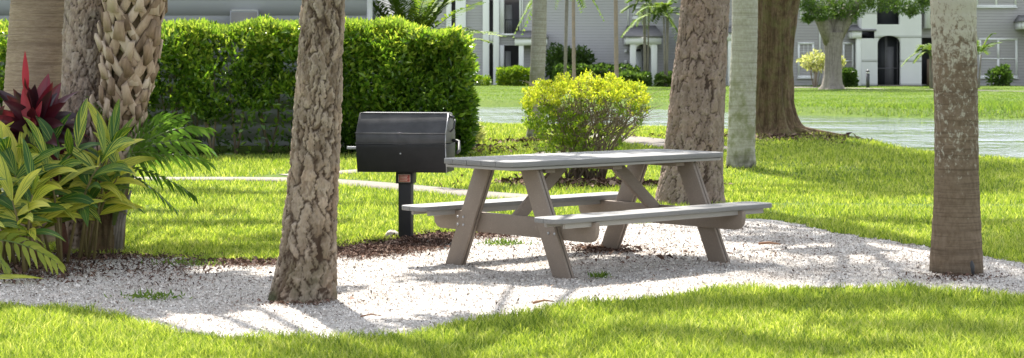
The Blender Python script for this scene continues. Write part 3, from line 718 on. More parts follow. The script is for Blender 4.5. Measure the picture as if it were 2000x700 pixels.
for i, a in enumerate((.1, -.35, 2.9, -1.2, -2.1)):                    # surface roots
    l = [1.4, 1.0, .9, .6, .7][i]; q = np.array([tx-.05, D-.1, z0+.10])
    P3 = [q+[math.cos(a)*l*s, math.sin(a)*l*s*.8, -.12*s] for s in (.2, .6, 1)]
    mb.tube(P3, [.16, .08, .02], 7)
mb.build('limbs', M['oak'], r0, smooth=True, off=inv(r0)); lb.build('crown', M['midleaf'], r0, off=inv(r0))

# shaggy cabbage palm with leaf bases
b = G0(205, 500); r0 = tree_root('cabbage_palm', b, 'cabbage palm whose trunk is clad in crisscross tan leaf bases beside the grey pine')
D = b[1]+.15
AX = [(wx(202, D), D, -.06, .135)] + ax([(203, 480, 74), (212, 400, 68), (224, 330, 62), (240, 260, 60), (252, 180, 68), (260, 90, 78), (266, 0, 84), (272, -200, 90)], D)
AX += [(AX[-1][0]+.1, D, 4.3, .17)]
trunk('trunk', AX, M['oak'], r0, seg=60, dz=.02, style='oak', seed=5, amp=.012, flare=.045, off=inv(r0))
AXn = np.array(AX); mb = MB(); r = np.random.default_rng(44)
z = .62; i = 0
while z < 3.4:
    cx = np.interp(z, AXn[:, 2], AXn[:, 0]); rr = np.interp(z, AXn[:, 2], AXn[:, 3])
    a = i*2.39996+r.normal(0, .12); er = np.array([math.cos(a), math.sin(a), 0]); et = np.array([-er[1], er[0], 0]); up = np.array([0, 0, 1.])
    sc = r.uniform(.95, 1.4)*(.85+.3*min(1, z/1.4)); a += r.normal(0, .12)
    p0 = np.array([cx, D, z])+er*(rr-.012)
    # split foot: two slanting straps meeting in a stub
    stub = p0+up*.145*sc+er*(.040+.028*r.uniform(0, 1))*sc
    tip = stub+up*r.uniform(.03, .085)*sc+er*r.uniform(.008, .035)*sc+et*r.normal(0, .035)
    for sg in (-1, 1):
        foot = p0+et*sg*.078*sc-er*.012
        w0, w1, th = .056*sc, .05*sc, .017
        ring = []
        for c_, w_, t_ in ((foot, w0*.75, th), ((foot+stub)/2+er*.018, w0, th*1.1), (stub, w1*.95, th)):
            dirv = unit(stub-foot); sd = unit(np.cross(dirv, er)); 
            ring += [c_-sd*w_/2-er*t_/2, c_+sd*w_/2-er*t_/2, c_+sd*w_/2*.8+er*t_/2, c_-sd*w_/2*.8+er*t_/2]
        f = [(3,2,1,0)]+[(k*4+a_, k*4+(a_+1) % 4, (k+1)*4+(a_+1) % 4, (k+1)*4+a_) for k in range(2) for a_ in range(4)]+[(8,9,10,11)]
        mb.add(ring, f)
    dirv = unit(tip-stub); sd = unit(np.cross(dirv, er)); nn = np.cross(sd, dirv); w1 = .062*sc; w2 = .04*sc
    ring = [stub-up*.045-sd*w1/2-nn*.012, stub-up*.045+sd*w1/2-nn*.012, stub-up*.045+sd*w1/2+nn*.014, stub-up*.045-sd*w1/2+nn*.014,
            tip-sd*w2/2-nn*.008, tip+sd*w2/2-nn*.008+dirv*r.normal(0, .02), tip+sd*w2/2+nn*.008, tip-sd*w2/2+nn*.008]
    mb.add(ring, [(3,2,1,0),(4,5,6,7),(0,1,5,4),(1,2,6,5),(2,3,7,6),(3,0,4,7)])
    z += .0165; i += 1
mb.build('leaf_bases', M['boot'], r0, off=inv(r0), fix=True)
# shredded grey fibre root spur on its right side
mb = MB(); 
for k in range(5):
    mb.tube([(wx(258-k*4, D), D-.05, wz(372+k*8, D)), (wx(246-k*5, D), D-.1, wz(430, D)), (wx(238-k*6, D), D-.08, .0)], [.008, .018, .018], 6)
mb.build('root_spur', M['greybark'], r0, off=inv(r0))
palm_crown(r0, (AX[-1][0], D, 4.3), 1.35, 18, 27, ll=.6)

# ------------------------------------------------------------------ picnic table
U_, V_ = math.cos(R(41.7)), math.sin(R(41.7))
TBL = empty('picnic_table', (-.028, 12.99, .002), 'grey and taupe picnic table with attached benches standing on the white shell', 'picnic table', rz=R(41.7))
# local: x = along the table (away to the right), y = -v ; near bench at y = -.7
L0, L1 = -.31, 1.84
def rrect(x0, x1, y0, y1, rad, n=8):
    P = []
    for cx, cy, a in ((x1-rad, y1-rad, 0), (x0+rad, y1-rad, 90), (x0+rad, y0+rad, 180), (x1-rad, y0+rad, 270)):
        for k in range(n+1):
            t_ = R(a+90*k/n); P.append((cx+rad*math.cos(t_), cy+rad*math.sin(t_)))
    return P
def clip(P, axis, val, keep_greater):
    out = []; n = len(P)
    for i in range(n):
        a, b = P[i], P[(i+1) % n]
        ia = (a[axis] >= val) == keep_greater; ib = (b[axis] >= val) == keep_greater
        if ia: out.append(a)
        if ia != ib:
            t_ = (val-a[axis])/(b[axis]-a[axis]); out.append((a[0]+(b[0]-a[0])*t_, a[1]+(b[1]-a[1])*t_))
    return out
I4 = Matrix.Identity(4)
def slatted(x0, x1, y0, y1, z0, z1, rad, n, name, mat, apron=True):
    mb = MB(); P = rrect(x0, x1, y0, y1, rad); w = (y1-y0)/n
    for k in range(n):
        a = y0+k*w+(.0025 if k else -1); b = y0+(k+1)*w-(.0025 if k < n-1 else -1)
        Q = clip(clip(P, 1, a, True), 1, b, False)
        mb.prism(Q, z0, z1, I4)
    o = mb.build(name, mat, TBL, bevel=.004)
    return o
slatted(L0, L1, -.375, .375, .744, .780, .10, 5, 'tabletop', M['plank'])
mb = MB(); mb.prism(rrect(L0+.015, L1-.015, -.360, .360, .09), .722, .741, I4); mb.build('tabletop_rim', M['apron'], TBL, bevel=.003)
mb = MB()
for x in (.12, .76, 1.40): mb.box((x-.045, -.30, .690), (x+.045, .30, .720))
mb.build('tabletop_batten', M['leg'], TBL, bevel=.003)
for s in (-1, 1):
    y0, y1 = (.565, .825) if s > 0 else (-.825, -.565)
    slatted(L0, L1, y0, y1, .398, .430, .07, 2, 'bench_seat', M['plank'])
    mb = MB(); mb.box((L0+.10, y0+.03, .362), (L1-.10, y0+.055, .396)); mb.box((L0+.10, y1-.055, .362), (L1-.10, y1-.03, .396))
    mb.build('bench_rail', M['apron'], TBL, bevel=.002)
for x, sgn in ((0, 1), (1.53, -1)):
    for s in (-1, 1):
        mb = MB(); 
        def legpoly(w0, w1):
            # slanted board cut level at foot and top, in (y,z)
            f, t_ = .565, .235; hw = .083
            return [(s*(f+w0), 0), (s*(f+w1), 0), (s*(t_+w1), .720), (s*(t_+w0), .720)]
        for a, bb in ((-.026, -.004), (.004, .026)):
            P = legpoly(-.083, .083); Mx = Matrix(((0,0,1,x), (1,0,0,0), (0,1,0,0), (0,0,0,1)))
            mb.prism(P, a, bb, Mx)
        lg = mb.build('leg', M['leg'], TBL, bevel=.003, fix=True)
        mb = MB(); P = legpoly(-.076, .076); P = [(a_, min(max(z_, .004), .716)) for a_, z_ in P]
        mb.prism(P, -.0035, .0035, Mx); mb.build('gap_shade_strip', M['dark'], lg, fix=True)  # dark strip painted in as the shade between the two boards
    xi = x+sgn*.045
    P = []
    Mx = Matrix(((0,0,1,xi), (1,0,0,0), (0,1,0,0), (0,0,0,1)))
    P = [(-.835, .392), (-.835, .33)]+[(-.835+.075-.075*math.cos(R(a)), .33-.075*math.sin(R(a))) for a in (30, 60, 90)]
    P += [(-p[0], p[1]) for p in P[::-1]]
    mb = MB(); mb.prism(P, -.018, .018, Mx); cb = mb.build('crossbar', M['leg'], TBL, bevel=.003, fix=True)
    for y in (-.50, -.44, .44, .50):
        for zz in (.30, .355): mb = MB(); mb.tube([(x-sgn*.033, y, zz), (x-sgn*.026, y, zz)], .009, 8); mb.build('bolt', M['steel'], cb)
    mb = MB(); mb.bar((xi+sgn*.0, 0, .37), (xi+sgn*.47, 0, .715), .04, .10, up=(0, 1, 0)) if False else mb.bar((xi+sgn*.03, 0, .36), (xi+sgn*.46, 0, .712), .040, .085, up=(0, 0, 1))
    mb.build('brace', M['leg'], TBL, bevel=.003, fix=True)

# ------------------------------------------------------------------ grill
gb = G0(793, 470); GR = empty('park_grill', (gb[0], gb[1], .012), 'black covered park grill on a single post behind the picnic table', 'grill', rz=R(-10))
Wd = .365
prof = [(-.09, 1.02), (-.205, .86), (-.205, .745), (-.16, .548), (.16, .548), (.205, .745), (.205, .86), (.09, 1.02)]
sl = [(-.09, 1.02), (-.205, .86), (-.205, .782), (.205, .782), (.205, .86), (.09, 1.02)]
sb = [(-.205, .776), (-.205, .745), (-.16, .548), (.16, .548), (.205, .745), (.205, .776)]
Mx = Matrix(((0,0,1,0), (1,0,0,0), (0,1,0,0), (0,0,0,1)))
mb = MB(); mb.prism(sl, -Wd, Wd, Mx); lid = mb.build('lid', M['black'], GR, bevel=.004, fix=True)
mb = MB(); mb.prism(sb, -Wd, Wd, Mx); tub = mb.build('firebox', M['blackmatt'], GR, bevel=.004, fix=True)
mb = MB(); mb.box((-Wd-.006, -.211, .858), (Wd+.006, -.203, .864)); mb.box((-Wd-.005, -.21, .776), (Wd+.005, -.204, .782)); mb.box((-Wd+.01, -.095, 1.018), (Wd-.01, .095, 1.024)); mb.build('lid_edge', M['black'], lid, bevel=.001)
mb = MB()                                       # side plate rim on the right end, lighter where worn
for a, b_ in zip(prof[:3], prof[1:4]): mb.bar((Wd+.003, a[0]+.004, a[1]), (Wd+.003, b_[0]+.004, b_[1]), .005, .006, up=(1, 0, 0))
mb.build('end_rim', M['steel'], tub)
mb = MB(); mb.tube([(Wd+.005, -.02, .87), (Wd+.035, -.02, .90), (Wd+.04, -.02, .95), (Wd+.035, .02, .965)], .008, 8); mb.tube([(Wd+.005, .06, .80), (Wd+.06, .05, .79), (Wd+.075, .0, .72), (Wd+.06, -.03, .70)], .014, 8); mb.tube([(Wd-.01, 0, 1.0), (Wd+.03, 0, .985)], .012, 8)
mb.build('side_handle', M['black'], lid, smooth=True)
mb = MB(); mb.bar((-Wd-.12, -.02, .735), (-Wd+.01, -.02, .735), .03, .022); mb.build('side_shelf', M['steel'], tub, bevel=.002)
mb = MB(); mb.tube([(0, -.185, .70), (0, -.200, .70)], .007, 8); mb.build('bolt', M['steel'], tub)
mb = MB(); mb.box((-.052, -.052, -.05), (.052, .052, .545)); mb.build('post', M['blackmatt'], GR, bevel=.006)
mb = MB(); mb.box((-.07, -.07, .452), (.07, .07, .543)); col_ = mb.build('collar', M['blackmatt'], GR, bevel=.004)
mb = MB(); mb.box((-.045, -.0735, .464), (.052, -.0705, .528)); pl = mb.build('label_plate', M['cream'], col_)
mb = MB(); mb.box((-.041, -.0755, .468), (.048, -.0740, .524)); mb.build('label_print', M['red'], pl)
mb = MB()
for k in range(4): mb.box((-.034, -.0770, .476+k*.012), (.028+.008*(k % 2), -.0760, .480+k*.012))
mb.build('label_lines', M['cream'], pl)

# ------------------------------------------------------------------ hedge and near house
r = np.random.default_rng(77)
hx0, hx1, hy0, hy1 = -10.4, -.62, 28.9, 30.5
HG = empty('clipped_hedge', ((hx0+hx1)/2, 29.6, 0), 'tall dense clipped green hedge in front of the pale house wall', 'hedge')
n = 430000
P_ = np.stack([r.uniform(hx0, hx1, n), r.uniform(hy0-.25, hy1, n), r.uniform(.02, 2.08, n)], 1)
def hedge_d(P):
    x, y, z = P.T
    wob = .15*np.sin(x*2.3+z*3)+.10*np.sin(x*5.1-z*4.2+1)+.25*smooth((z-1.55)/.5)**2+.05*np.sin(z*9+x*8)+.03*np.sin(x*17+z*13)
    topz = 2.0+.05*np.sin(x*1.7)+.05*np.sin(x*6)+.03*np.sin(x*13+1)-.10*smooth((x+1.9)/1.0)
    dx = (hx1+.12*np.sin(z*4)+.05*np.sin(z*11)+.06-.22*(z < .3)-x); dy = y-(hy0+wob+.28*smooth(1-z/.9)); dz = topz-z
    k = .28
    # rounded corner top-right
    a = np.minimum(dx, dy); 
    rr_ = np.where((dx < .6) & (dz < .6), .6-np.hypot(np.maximum(0, .6-dx), np.maximum(0, .6-dz)), 1e3)
    return np.minimum(np.minimum(a, dz), rr_)
d = hedge_d(P_)
sn = sinnoise(P_[:, 0]*1.2, P_[:, 2]*1.6, 3.2, 15)
gap = np.clip((1.05-P_[:, 2])/.9, 0, 1)*(.45+.45*(P_[:, 0] < -2.8))
pk = np.exp(-np.clip(d, 0, 9)/.20)*(d > 0)+.03*(d > .0)
pk *= np.where(sinnoise(P_[:, 0]*2.2, P_[:, 2]*2.6, 3.6, 19)+.55*sinnoise(P_[:, 0]*5, P_[:, 2]*6, 4, 20) < -.42, .25, 1)
pk *= np.where((sn+.25 < gap*1.0) & (P_[:, 0] < -3.0), .16, 1)*(1-.3*smooth((1.1-P_[:, 2])/.8)*(P_[:, 0] < -3.0))*(1+.5*(P_[:, 0] > -2.6))
k = r.uniform(size=n) < pk; P_ = P_[k]; d = d[k]; print('hedge leaves', len(P_))
outd = np.zeros_like(P_); outd[:, 1] = -.9; outd[:, 2] = .5
outd[P_[:, 2] > 1.8] = (0, -.3, .9); outd[P_[:, 0] > -.95, 0] += .8
axd = unit(outd+r.normal(0, .75, P_.shape))
mb = MB(); leafcloud(mb, P_, axd, r.uniform(.07, .17, len(P_)), r.uniform(.035, .075, len(P_)), r, .22)
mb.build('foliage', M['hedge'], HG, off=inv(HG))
# new shoots on top
m = 9000; x = r.uniform(hx0, hx1-.35, m); y = r.uniform(hy0-.05, hy1, m)
topz = 2.0+.04*np.sin(x*1.7)+.04*np.sin(x*6)-.10*smooth((x+1.9)/1.0)
P2 = np.stack([x, y, topz-.05+r.uniform(0, .08, m)], 1); mb = MB()
leafcloud(mb, P2, unit(r.normal(0, .5, (m, 3))+[0, -.2, 1]), r.uniform(.05, .12, m), r.uniform(.02, .04, m), r)
mb.build('new_shoots', M['hedgetop'], HG, off=inv(HG))
mb = MB()
for i in range(26):
    x = hx0+.3+(hx1-hx0-.6)*i/25+r.uniform(-.15, .15); y = r.uniform(29.3, 29.9)
    for q in range(3):
        x2 = x+r.uniform(-.35, .35); mb.tube([(x, y, -.02), ((x+x2)/2+.03, y-.05, .5), (x2, y-r.uniform(0, .2), 1.4)], [.022, .018, .007], 6)
mb.build('stems', M['twig'], HG, off=inv(HG))

HY = 31.6
HS = empty('house', (-8, HY+3, 0), 'pale blue grey house with wide lap boards behind the tall hedge', 'house')
o_ = inv(HS); xr = wx(717, HY)
mb = MB(); pitch = .258
z = -.1
while z < 3.1:
    V = [(-16, HY, z+pitch+.012), (xr, HY, z+pitch+.012), (xr, HY-.022, z), (-16, HY-.022, z), (-16, HY+.02, z), (xr, HY+.02, z)]
    mb.add(V, [(3,2,1,0), (4,5,2,3)]); z += pitch
mb.build('front_siding', M['sidingN'], HS, off=o_, fix=False)
mb = MB(); mb.box((-16, HY+.03, -.1), (xr+.02, HY+9, 3.15)); mb.build('wall', M['sidingN'], HS, off=o_)
mb = MB(); mb.box((xr+.0, HY-.035, -.1), (xr+.085, HY+.12, 3.14)); mb.build('corner_trim', M['white'], HS, off=o_)
mb = MB(); x0, x1 = -16.6, xr+.7; y0, y1 = HY-.55, HY+9.6; ym = (y0+y1)/2
mb.add([(x0, y0, 3.12), (x1, y0, 3.12), (x1, y1, 3.12), (x0, y1, 3.12), (x0+2, ym, 5.2), (x1-2, ym, 5.2)], [(0,3,2,1), (0,1,5,4), (2,3,4,5), (1,2,5,5), (3,0,4,4)])
mb.build('roof', M['roof'], HS, off=o_)
ub = empty('utility_box', (wx(480, HY), HY-.1, wz(44, HY)), 'pale utility box fixed to the house wall above the hedge', 'utility box'); 
mb = MB(); mb.box((-.235, -.10, -.30), (.235, .07, .19)); mb.build('cabinet', M['sidingN'], ub, bevel=.01); mb = MB(); mb.box((-.205, -.115, .19), (.205, .07, .205)); mb.build('cover', M['white'], ub, bevel=.003)
mb = MB(); mb.box((-.215, -.106, -.28), (.215, -.1015, .165)); mb.build('door', M['apron'], ub)

# palm cluster behind the hedge's right part
def bush_palm(name, label, X, Y, z0, n, L, seed, mat, group=None, ll=.35, lw=.05, droop=.9, up=(.5, 1.35), trunkh=0, cat='palm', nl=22):
    root = empty(name, (X, Y, gzf(X, Y)), label, cat, group); r = np.random.default_rng(seed); mb = MB(); rc = MB()
    if trunkh:
        tb = MB(); 
        for q in range(3):
            dx = r.uniform(-.25, .25); tb.tube([(X+dx*.4, Y, gzf(X, Y)-.05), (X+dx*.7, Y, trunkh*.5), (X+dx, Y, trunkh)], [.06, .05, .04], 8)
        tb.build('stems', M['greybark'], root, off=inv(root), smooth=True)
    for i in range(n):
        frond(mb, rc, (X+r.uniform(-.15, .15), Y+r.uniform(-.15, .15), trunkh+z0), i*2.4+r.uniform(-.3, .3), L*r.uniform(.7, 1.1), r.uniform(*up), droop*r.uniform(.6, 1.2), nl, ll, lw, r)
    rc.build('rachises', M['greencane'], root, off=inv(root)); mb.build('fronds', mat, root, off=inv(root)); return root
bush_palm('palm_shrub', 'bushy feather palm showing above the hedge beside the house corner', wx(792, 32.5), 32.6, 1.5, 34, 2.3, 51, M['palmleaf'], ll=.42, lw=.05, nl=30, droop=.42)

# ------------------------------------------------------------------ shrubs
def shrub(name, label, cx, cy, z0, rad, n, mat, seed, leaf=(.06, .10), lw=.5, cat='shrub', group=None, box=False, stems=5, flat_top=None):
    root = empty(name, (cx, cy, gzf(cx, cy)), label, cat, group); r = np.random.default_rng(seed); mb = MB()
    if box:
        d_ = r.uniform(-1, 1, (n, 3)); k = np.argmax(np.abs(d_)*[1, 1, 1], axis=1); f = r.uniform(.82, 1.02, n)
        d_[np.arange(n), k] = np.sign(d_[np.arange(n), k])*f; P = d_*rad+[cx, cy, z0]
        P[:, 2] += .05*np.sin(P[:, 0]*5); dd = unit(d_)
    else:
        P, dd = blob(r, n, (cx, cy, z0), rad, .5, seed=seed)
    P[:, 2] = np.maximum(P[:, 2], gz(P[:, 0], P[:, 1])+.01)
    l = r.uniform(*leaf, n); leafcloud(mb, P, unit(dd+r.normal(0, .7, dd.shape)+[0, 0, .3]), l, l*lw, r)
    mb.build('foliage', mat, root, off=inv(root)); tb = MB()
    for q in range(stems):
        a = q*2.4; e = np.array([cx+math.cos(a)*rad[0]*.5, cy+math.sin(a)*rad[1]*.5, z0+rad[2]*.3])
        s = np.array([cx+math.cos(a)*.08, cy+math.sin(a)*.08, gzf(cx, cy)-.03]); tb.tube([s, (s+e)/2, e], [.02, .015, .006], 5)
    tb.build('stems', M['twig'], root, off=inv(root)); return root
c = ray(915, 279); shrub('low_shrub', 'small loose shrub with pale leaves at the right foot of the tall hedge', c[0], c[1], .16, (.28, .22, .20), 1500, M['flower'], 61, (.04, .07))
# yellow bush: several leaning stems, twigs, airy crown
c = ray(1160, 358); cy = c[1]; r = np.random.default_rng(62)
YB = empty('golden_shrub', (c[0], cy, 0), 'rounded golden yellow shrub with bare twiggy middle behind the picnic table', 'shrub'); off = inv(YB)
def YP(px, py, dy=0): return np.array([wx(px, cy+dy), cy+dy, wz(py, cy+dy)])
tb = MB()
starts = [(1108, 357), (1125, 360), (1150, 360), (1165, 362), (1178, 358)]
tips = []
for i in range(64):
    s = starts[i % 5]; e = (r.uniform(1035, 1262), r.uniform(165, 235)); dy = r.uniform(-.5, .5)
    if i >= 58: e = [(1262, 222), (1225, 243), (1210, 262), (1250, 200), (1060, 260), (1045, 230)][i-58]
    a = YP(*s); b_ = YP(*e, dy); m_ = a*.5+b_*.5+np.array([(-b_[0]+a[0])*.18, 0, -.02]); 
    m2 = a*.2+b_*.8+r.normal(0, .03, 3)
    tb.tube([a, m_, m2, b_], [.014, .010, .006, .003], 6); tips.append(b_)
    for q in range(13):
        u = r.uniform(.4, .95); p = m_*(1-u)+b_*u; e2 = p+np.array([r.normal(0, .16), r.normal(0, .16), r.uniform(-.02, .22)])
        tb.tube([p, (p+e2)/2+[0, 0, .02], e2], [.004, .003, .0015], 4, cap=False)
tb.build('branches', M['twig'], YB, off=off)
def ymass(n, px0, px1, fy, thick, mat, name, seed, leafs=(.020, .050), wid=.5, thr=-.28):
    r = np.random.default_rng(seed); px = r.uniform(px0, px1, n); dyy = r.uniform(-.62, .62, n)
    py = fy(px)+np.abs(r.normal(0, thick, n))+28*(np.abs(dyy)/.62)**2
    ok = np.abs(px-1143) < 126-np.maximum(0, py-218)*.52+6*np.sin(py*.15+seed)
    k = ok & ((sinnoise(px*.09, py*.11, 2.0, seed)+.3*sinnoise(px*.3, py*.3, 2.0, seed+1)+r.normal(0, .12, n)) > thr); px, py, dyy = px[k], py[k], dyy[k]; n = len(px)
    m_ = max(8, n//16); k = r.integers(0, m_, n); px = px[k]+r.normal(0, 3.2, n); py = py[k]+r.normal(0, 2.6, n); Y = cy+dyy[k]+r.normal(0, .03, n)
    P = np.stack([wx(px, Y), Y, wz(py, Y)], 1)
    l = r.uniform(*leafs, n); mb = MB(); leafcloud(mb, P, unit(r.normal(0, .6, (n, 3))+[0, -.2, .8]), l, l*wid, r); mb.build(name, mat, YB, off=off)
topf = lambda x: 150+18*((x-1145)/85.)**2*(.62)+4*np.sin(x*.13)+3*np.sin(x*.31)
ymass(13000, 1024, 1266, topf, 15, M['yellow'], 'golden_foliage', 71)
ymass(4800, 1024, 1140, lambda x: 196+0*x, 50, M['limegreen'], 'green_foliage', 72)
ymass(3000, 1140, 1268, lambda x: 178+0*x, 32, M['limegreen'], 'green_foliage', 73, thr=-.02)
ymass(2600, 1045, 1215, lambda x: 248+10*np.sin(x*.1), 38, M['limegreen'], 'lower_foliage', 74, thr=-.1)

# weeds in the shell bed
def weed(px, py, n, sp, seed, label, hgt=.05):
    x, y = G0(px, py); r = np.random.default_rng(seed); root = MB(); m = n
    P = np.stack([x+r.normal(0, sp, m), y+r.normal(0, sp*.7, m), np.full(m, .02)], 1)
    leafcloud(root, P, unit(r.normal(0, .6, (m, 3))+[0, 0, .6]), r.uniform(.4, 1.2, m)*hgt, hgt*.22, r)
    o = root.build('weed_patch', M['palmleaf']); tag(o, label, 'weed', kind='stuff')
weed(985, 482, 160, .10, 1, 'dark green weed in the shell behind the near table legs')
weed(295, 588, 90, .10, 2, 'patch of short grass growing in the shell left of the front pine', .06)
weed(375, 522, 120, .12, 3, 'thin weeds at the back edge of the shell near the shaggy palm', .05)
weed(1170, 548, 60, .035, 4, 'small yellowed sprig on the shell beside the near table leg', .05)
mb = MB(); x, y = G0(765, 466)
th, ph = np.meshgrid(np.linspace(0, 2*PI, 14, endpoint=False), np.linspace(0.05, PI-.05, 8)); rr = 1+.15*np.sin(th*3+ph*2)+.1*np.sin(th*5)
V = np.stack([x+.055*rr*np.sin(ph)*np.cos(th), y+.04*rr*np.sin(ph)*np.sin(th), .03+.035*rr*np.cos(ph)], 2).reshape(-1, 3)
f = [(i*14+j, i*14+(j+1) % 14, (i+1)*14+(j+1) % 14, (i+1)*14+j) for i in range(7) for j in range(14)]
mb.add(V, f); tag(mb.build('rock', M['rock'], smooth=True), 'small pale rock lying at the foot of the grill post', 'rock')
def stick(px, py, l, a, lab, rad=.008):
    x, y = G0(px, py); mb = MB(); d_ = np.array([math.cos(a), math.sin(a), 0])*l/2
    mb.tube([np.array([x, y, .03])-d_, np.array([x, y+.015, .038]), np.array([x, y, .028])+d_], [rad, rad*.9, rad*.4], 6)
    tag(mb.build('stick', M['needle']), lab, 'stick')
stick(1503, 484, .17, -.2, 'dark stick lying on the shell right of the bench', .011)
stick(1062, 600, .15, .6, 'short brown twig at the edge of the foreground grass')
stick(1175, 492, .30, .1, 'reddish bark strip lying beside the far left table leg', .012)
stick(725, 628, .12, .3, 'tiny twig on the bright shell right of the front pine', .005)

# ------------------------------------------------------------------ plants at the left
def broad(mb, p, d, L, W, droop, n=9, side=None, fold=.18, twist=0, wave=0, wp=.55):
    """one broad leaf: strip of 5 columns with uv, starts at p, direction d"""
    d = unit(np.array(d, float)); sd = np.cross(d, [0, 0, 1.]) if side is None else np.array(side, float)
    sd = unit(sd - d*np.dot(sd, d)); s = np.linspace(0, 1, n); pts = []; q = np.array(p, float); dirv = d.copy()
    ds = L/(n-1)
    for i in range(n):
        pts.append(q.copy()); dirv = unit(dirv+np.array([0, 0, -droop/(n-1)*(.5+1.2*s[i])])); q = q+dirv*ds
    pts = np.array(pts); T = unit(np.gradient(pts, axis=0)); S = unit(sd[None]-T*(T@sd)[:, None]); Nn = np.cross(S, T)
    if twist:
        an = twist*s; S, Nn = S*np.cos(an)[:, None]+Nn*np.sin(an)[:, None], Nn*np.cos(an)[:, None]-S*np.sin(an)[:, None]
    wd = W/2*np.sin(PI*s**wp)**.85; wd[0] = W*.04; wd[-1] = .0005
    V = []; uv = []
    for k, c_ in enumerate((-1, -.5, 0, .5, 1)):
        V.append(pts+S*(wd*c_)[:, None]+Nn*((abs(c_)*fold-.0)*wd+wave*wd*np.sin(s*14+k)*abs(c_))[:, None]); uv.append(np.stack([np.full(n, .5+c_*.5), s*L/.4], 1))
    V = np.stack(V, 1).reshape(-1, 3); uv = np.stack(uv, 1).reshape(-1, 2)
    f = [(i*5+k, i*5+k+1, (i+1)*5+k+1, (i+1)*5+k) for i in range(n-1) for k in range(4)]
    mb.add(V, f, uv=uv)
# red cordyline
D = 13.75; cx = wx(72, D); CR = empty('red_ti_plant', (cx, D, 0), 'dark red and crimson ti plant in front of the thick left palm', 'plant'); off = inv(CR); r = np.random.default_rng(81)
mb = MB(); hot = MB(); st = MB()
heads = [((cx, D-.05, .98), 46, .95), ((cx-.42, D+.05, .88), 30, .95), ((cx-.18, D+.2, .50), 14, .85), ((cx+.12, D+.3, .62), 12, .85)]
for (h, n, sc) in heads:
    st.tube([(h[0]+.03, h[1], -.02), (h[0]-.02, h[1], h[2]*.5), (h[0], h[1], h[2]+.05)], [.03, .025, .018], 8)
    for i in range(n):
        f_ = i/(n-1); a = i*2.4+r.uniform(-.2, .2); el = .12+1.25*f_**1.3+r.uniform(-.1, .1)
        d = (math.cos(a)*math.cos(el), math.sin(a)*math.cos(el)*.8, math.sin(el))
        broad(mb, (h[0]+r.uniform(-.02, .02), h[1], h[2]-.12+.14*f_), d, sc*r.uniform(.40, .54)*(1-.25*f_), sc*r.uniform(.10, .14), .85*(1-f_*.7), 9, side=np.cross(d, (r.normal(0, .3), -.8, .5)), fold=.35, twist=r.uniform(-.5, .5), wp=.75)
for (px0, py0, px1, py1, w) in [(62, 185, 60, 100, .05), (66, 240, 56, 172, .07), (72, 255, 92, 195, .05), (40, 262, 4, 300, .05)]:
    a = np.array([wx(px0, D), D-.16, wz(py0, D)]); b_ = np.array([wx(px1, D), D-.16, wz(py1, D)])
    broad(hot, a, b_-a, np.linalg.norm(b_-a), w, .1, 9, side=(1, .2, 0), fold=.3, wp=.75)
mb.build('leaves', M['redleaf'], CR, off=off); hot.build('new_leaves', M['crimson'], CR, off=off); st.build('stems', M['redstem'], CR, smooth=True, off=off)
# variegated ginger: canes with two-ranked leaves
def ginger(label, px, py, canes, seed, spread, hts, lean):
    x, y = G0(px, py); root = empty('variegated_ginger', (x, y, 0), label, 'plant', 'clumps of yellow striped ginger'); off = inv(root); r = np.random.default_rng(seed)
    lv = MB(); st = MB()
    for i in range(canes):
        bx, by = x+r.normal(0, spread), y+r.normal(0, .16); H = r.uniform(*hts); a = r.uniform(0, 2*PI); le = r.uniform(.05, lean)
        tip = np.array([bx+math.cos(a)*le*1.6, by+math.sin(a)*le*.7-.05, H])
        pts = np.array([[bx, by, -.02], [bx*.75+tip[0]*.25, by*.75+tip[1]*.25, H*.45], [bx*.35+tip[0]*.65, by*.35+tip[1]*.65, H*.8], tip])
        st.tube(pts, [.013, .011, .008, .004], 6)
        pa = r.uniform(0, PI); nl = 9
        for k in range(nl):
            f_ = .46+.54*k/(nl-1); s4 = [0, .45, .8, 1]
            p = np.array([np.interp(f_, s4, pts[:, q]) for q in range(3)])
            aa = pa+PI*(k % 2)+r.normal(0, .35); el = .35+.75*(f_-.4)+r.normal(0, .15)
            if k == nl-1: el = 1.25
            d = (math.cos(aa)*math.cos(el), math.sin(aa)*math.cos(el), math.sin(el))
            broad(lv, p, d, r.uniform(.33, .48), r.uniform(.058, .088), r.uniform(.5, 1.3), 10, side=np.cross(d, (r.normal(0, .35), -.75, .65)), fold=.12, twist=r.uniform(-.5, .5), wave=.03, wp=.8)
    lv.build('leaves', M['ginger'], root, off=off); st.build('canes', M['cane'], root, smooth=True, off=off)
ginger('large clump of yellow striped ginger at the left under the red plant', 40, 525, 14, 91, .27, (.50, .74), .22)
ginger('yellow striped ginger clump in front of the shaggy palm foot', 140, 512, 13, 92, .16, (.52, .86), .30)
ginger('low drooping striped ginger leaves at the extreme left edge', -60, 535, 6, 93, .2, (.45, .62), .2)
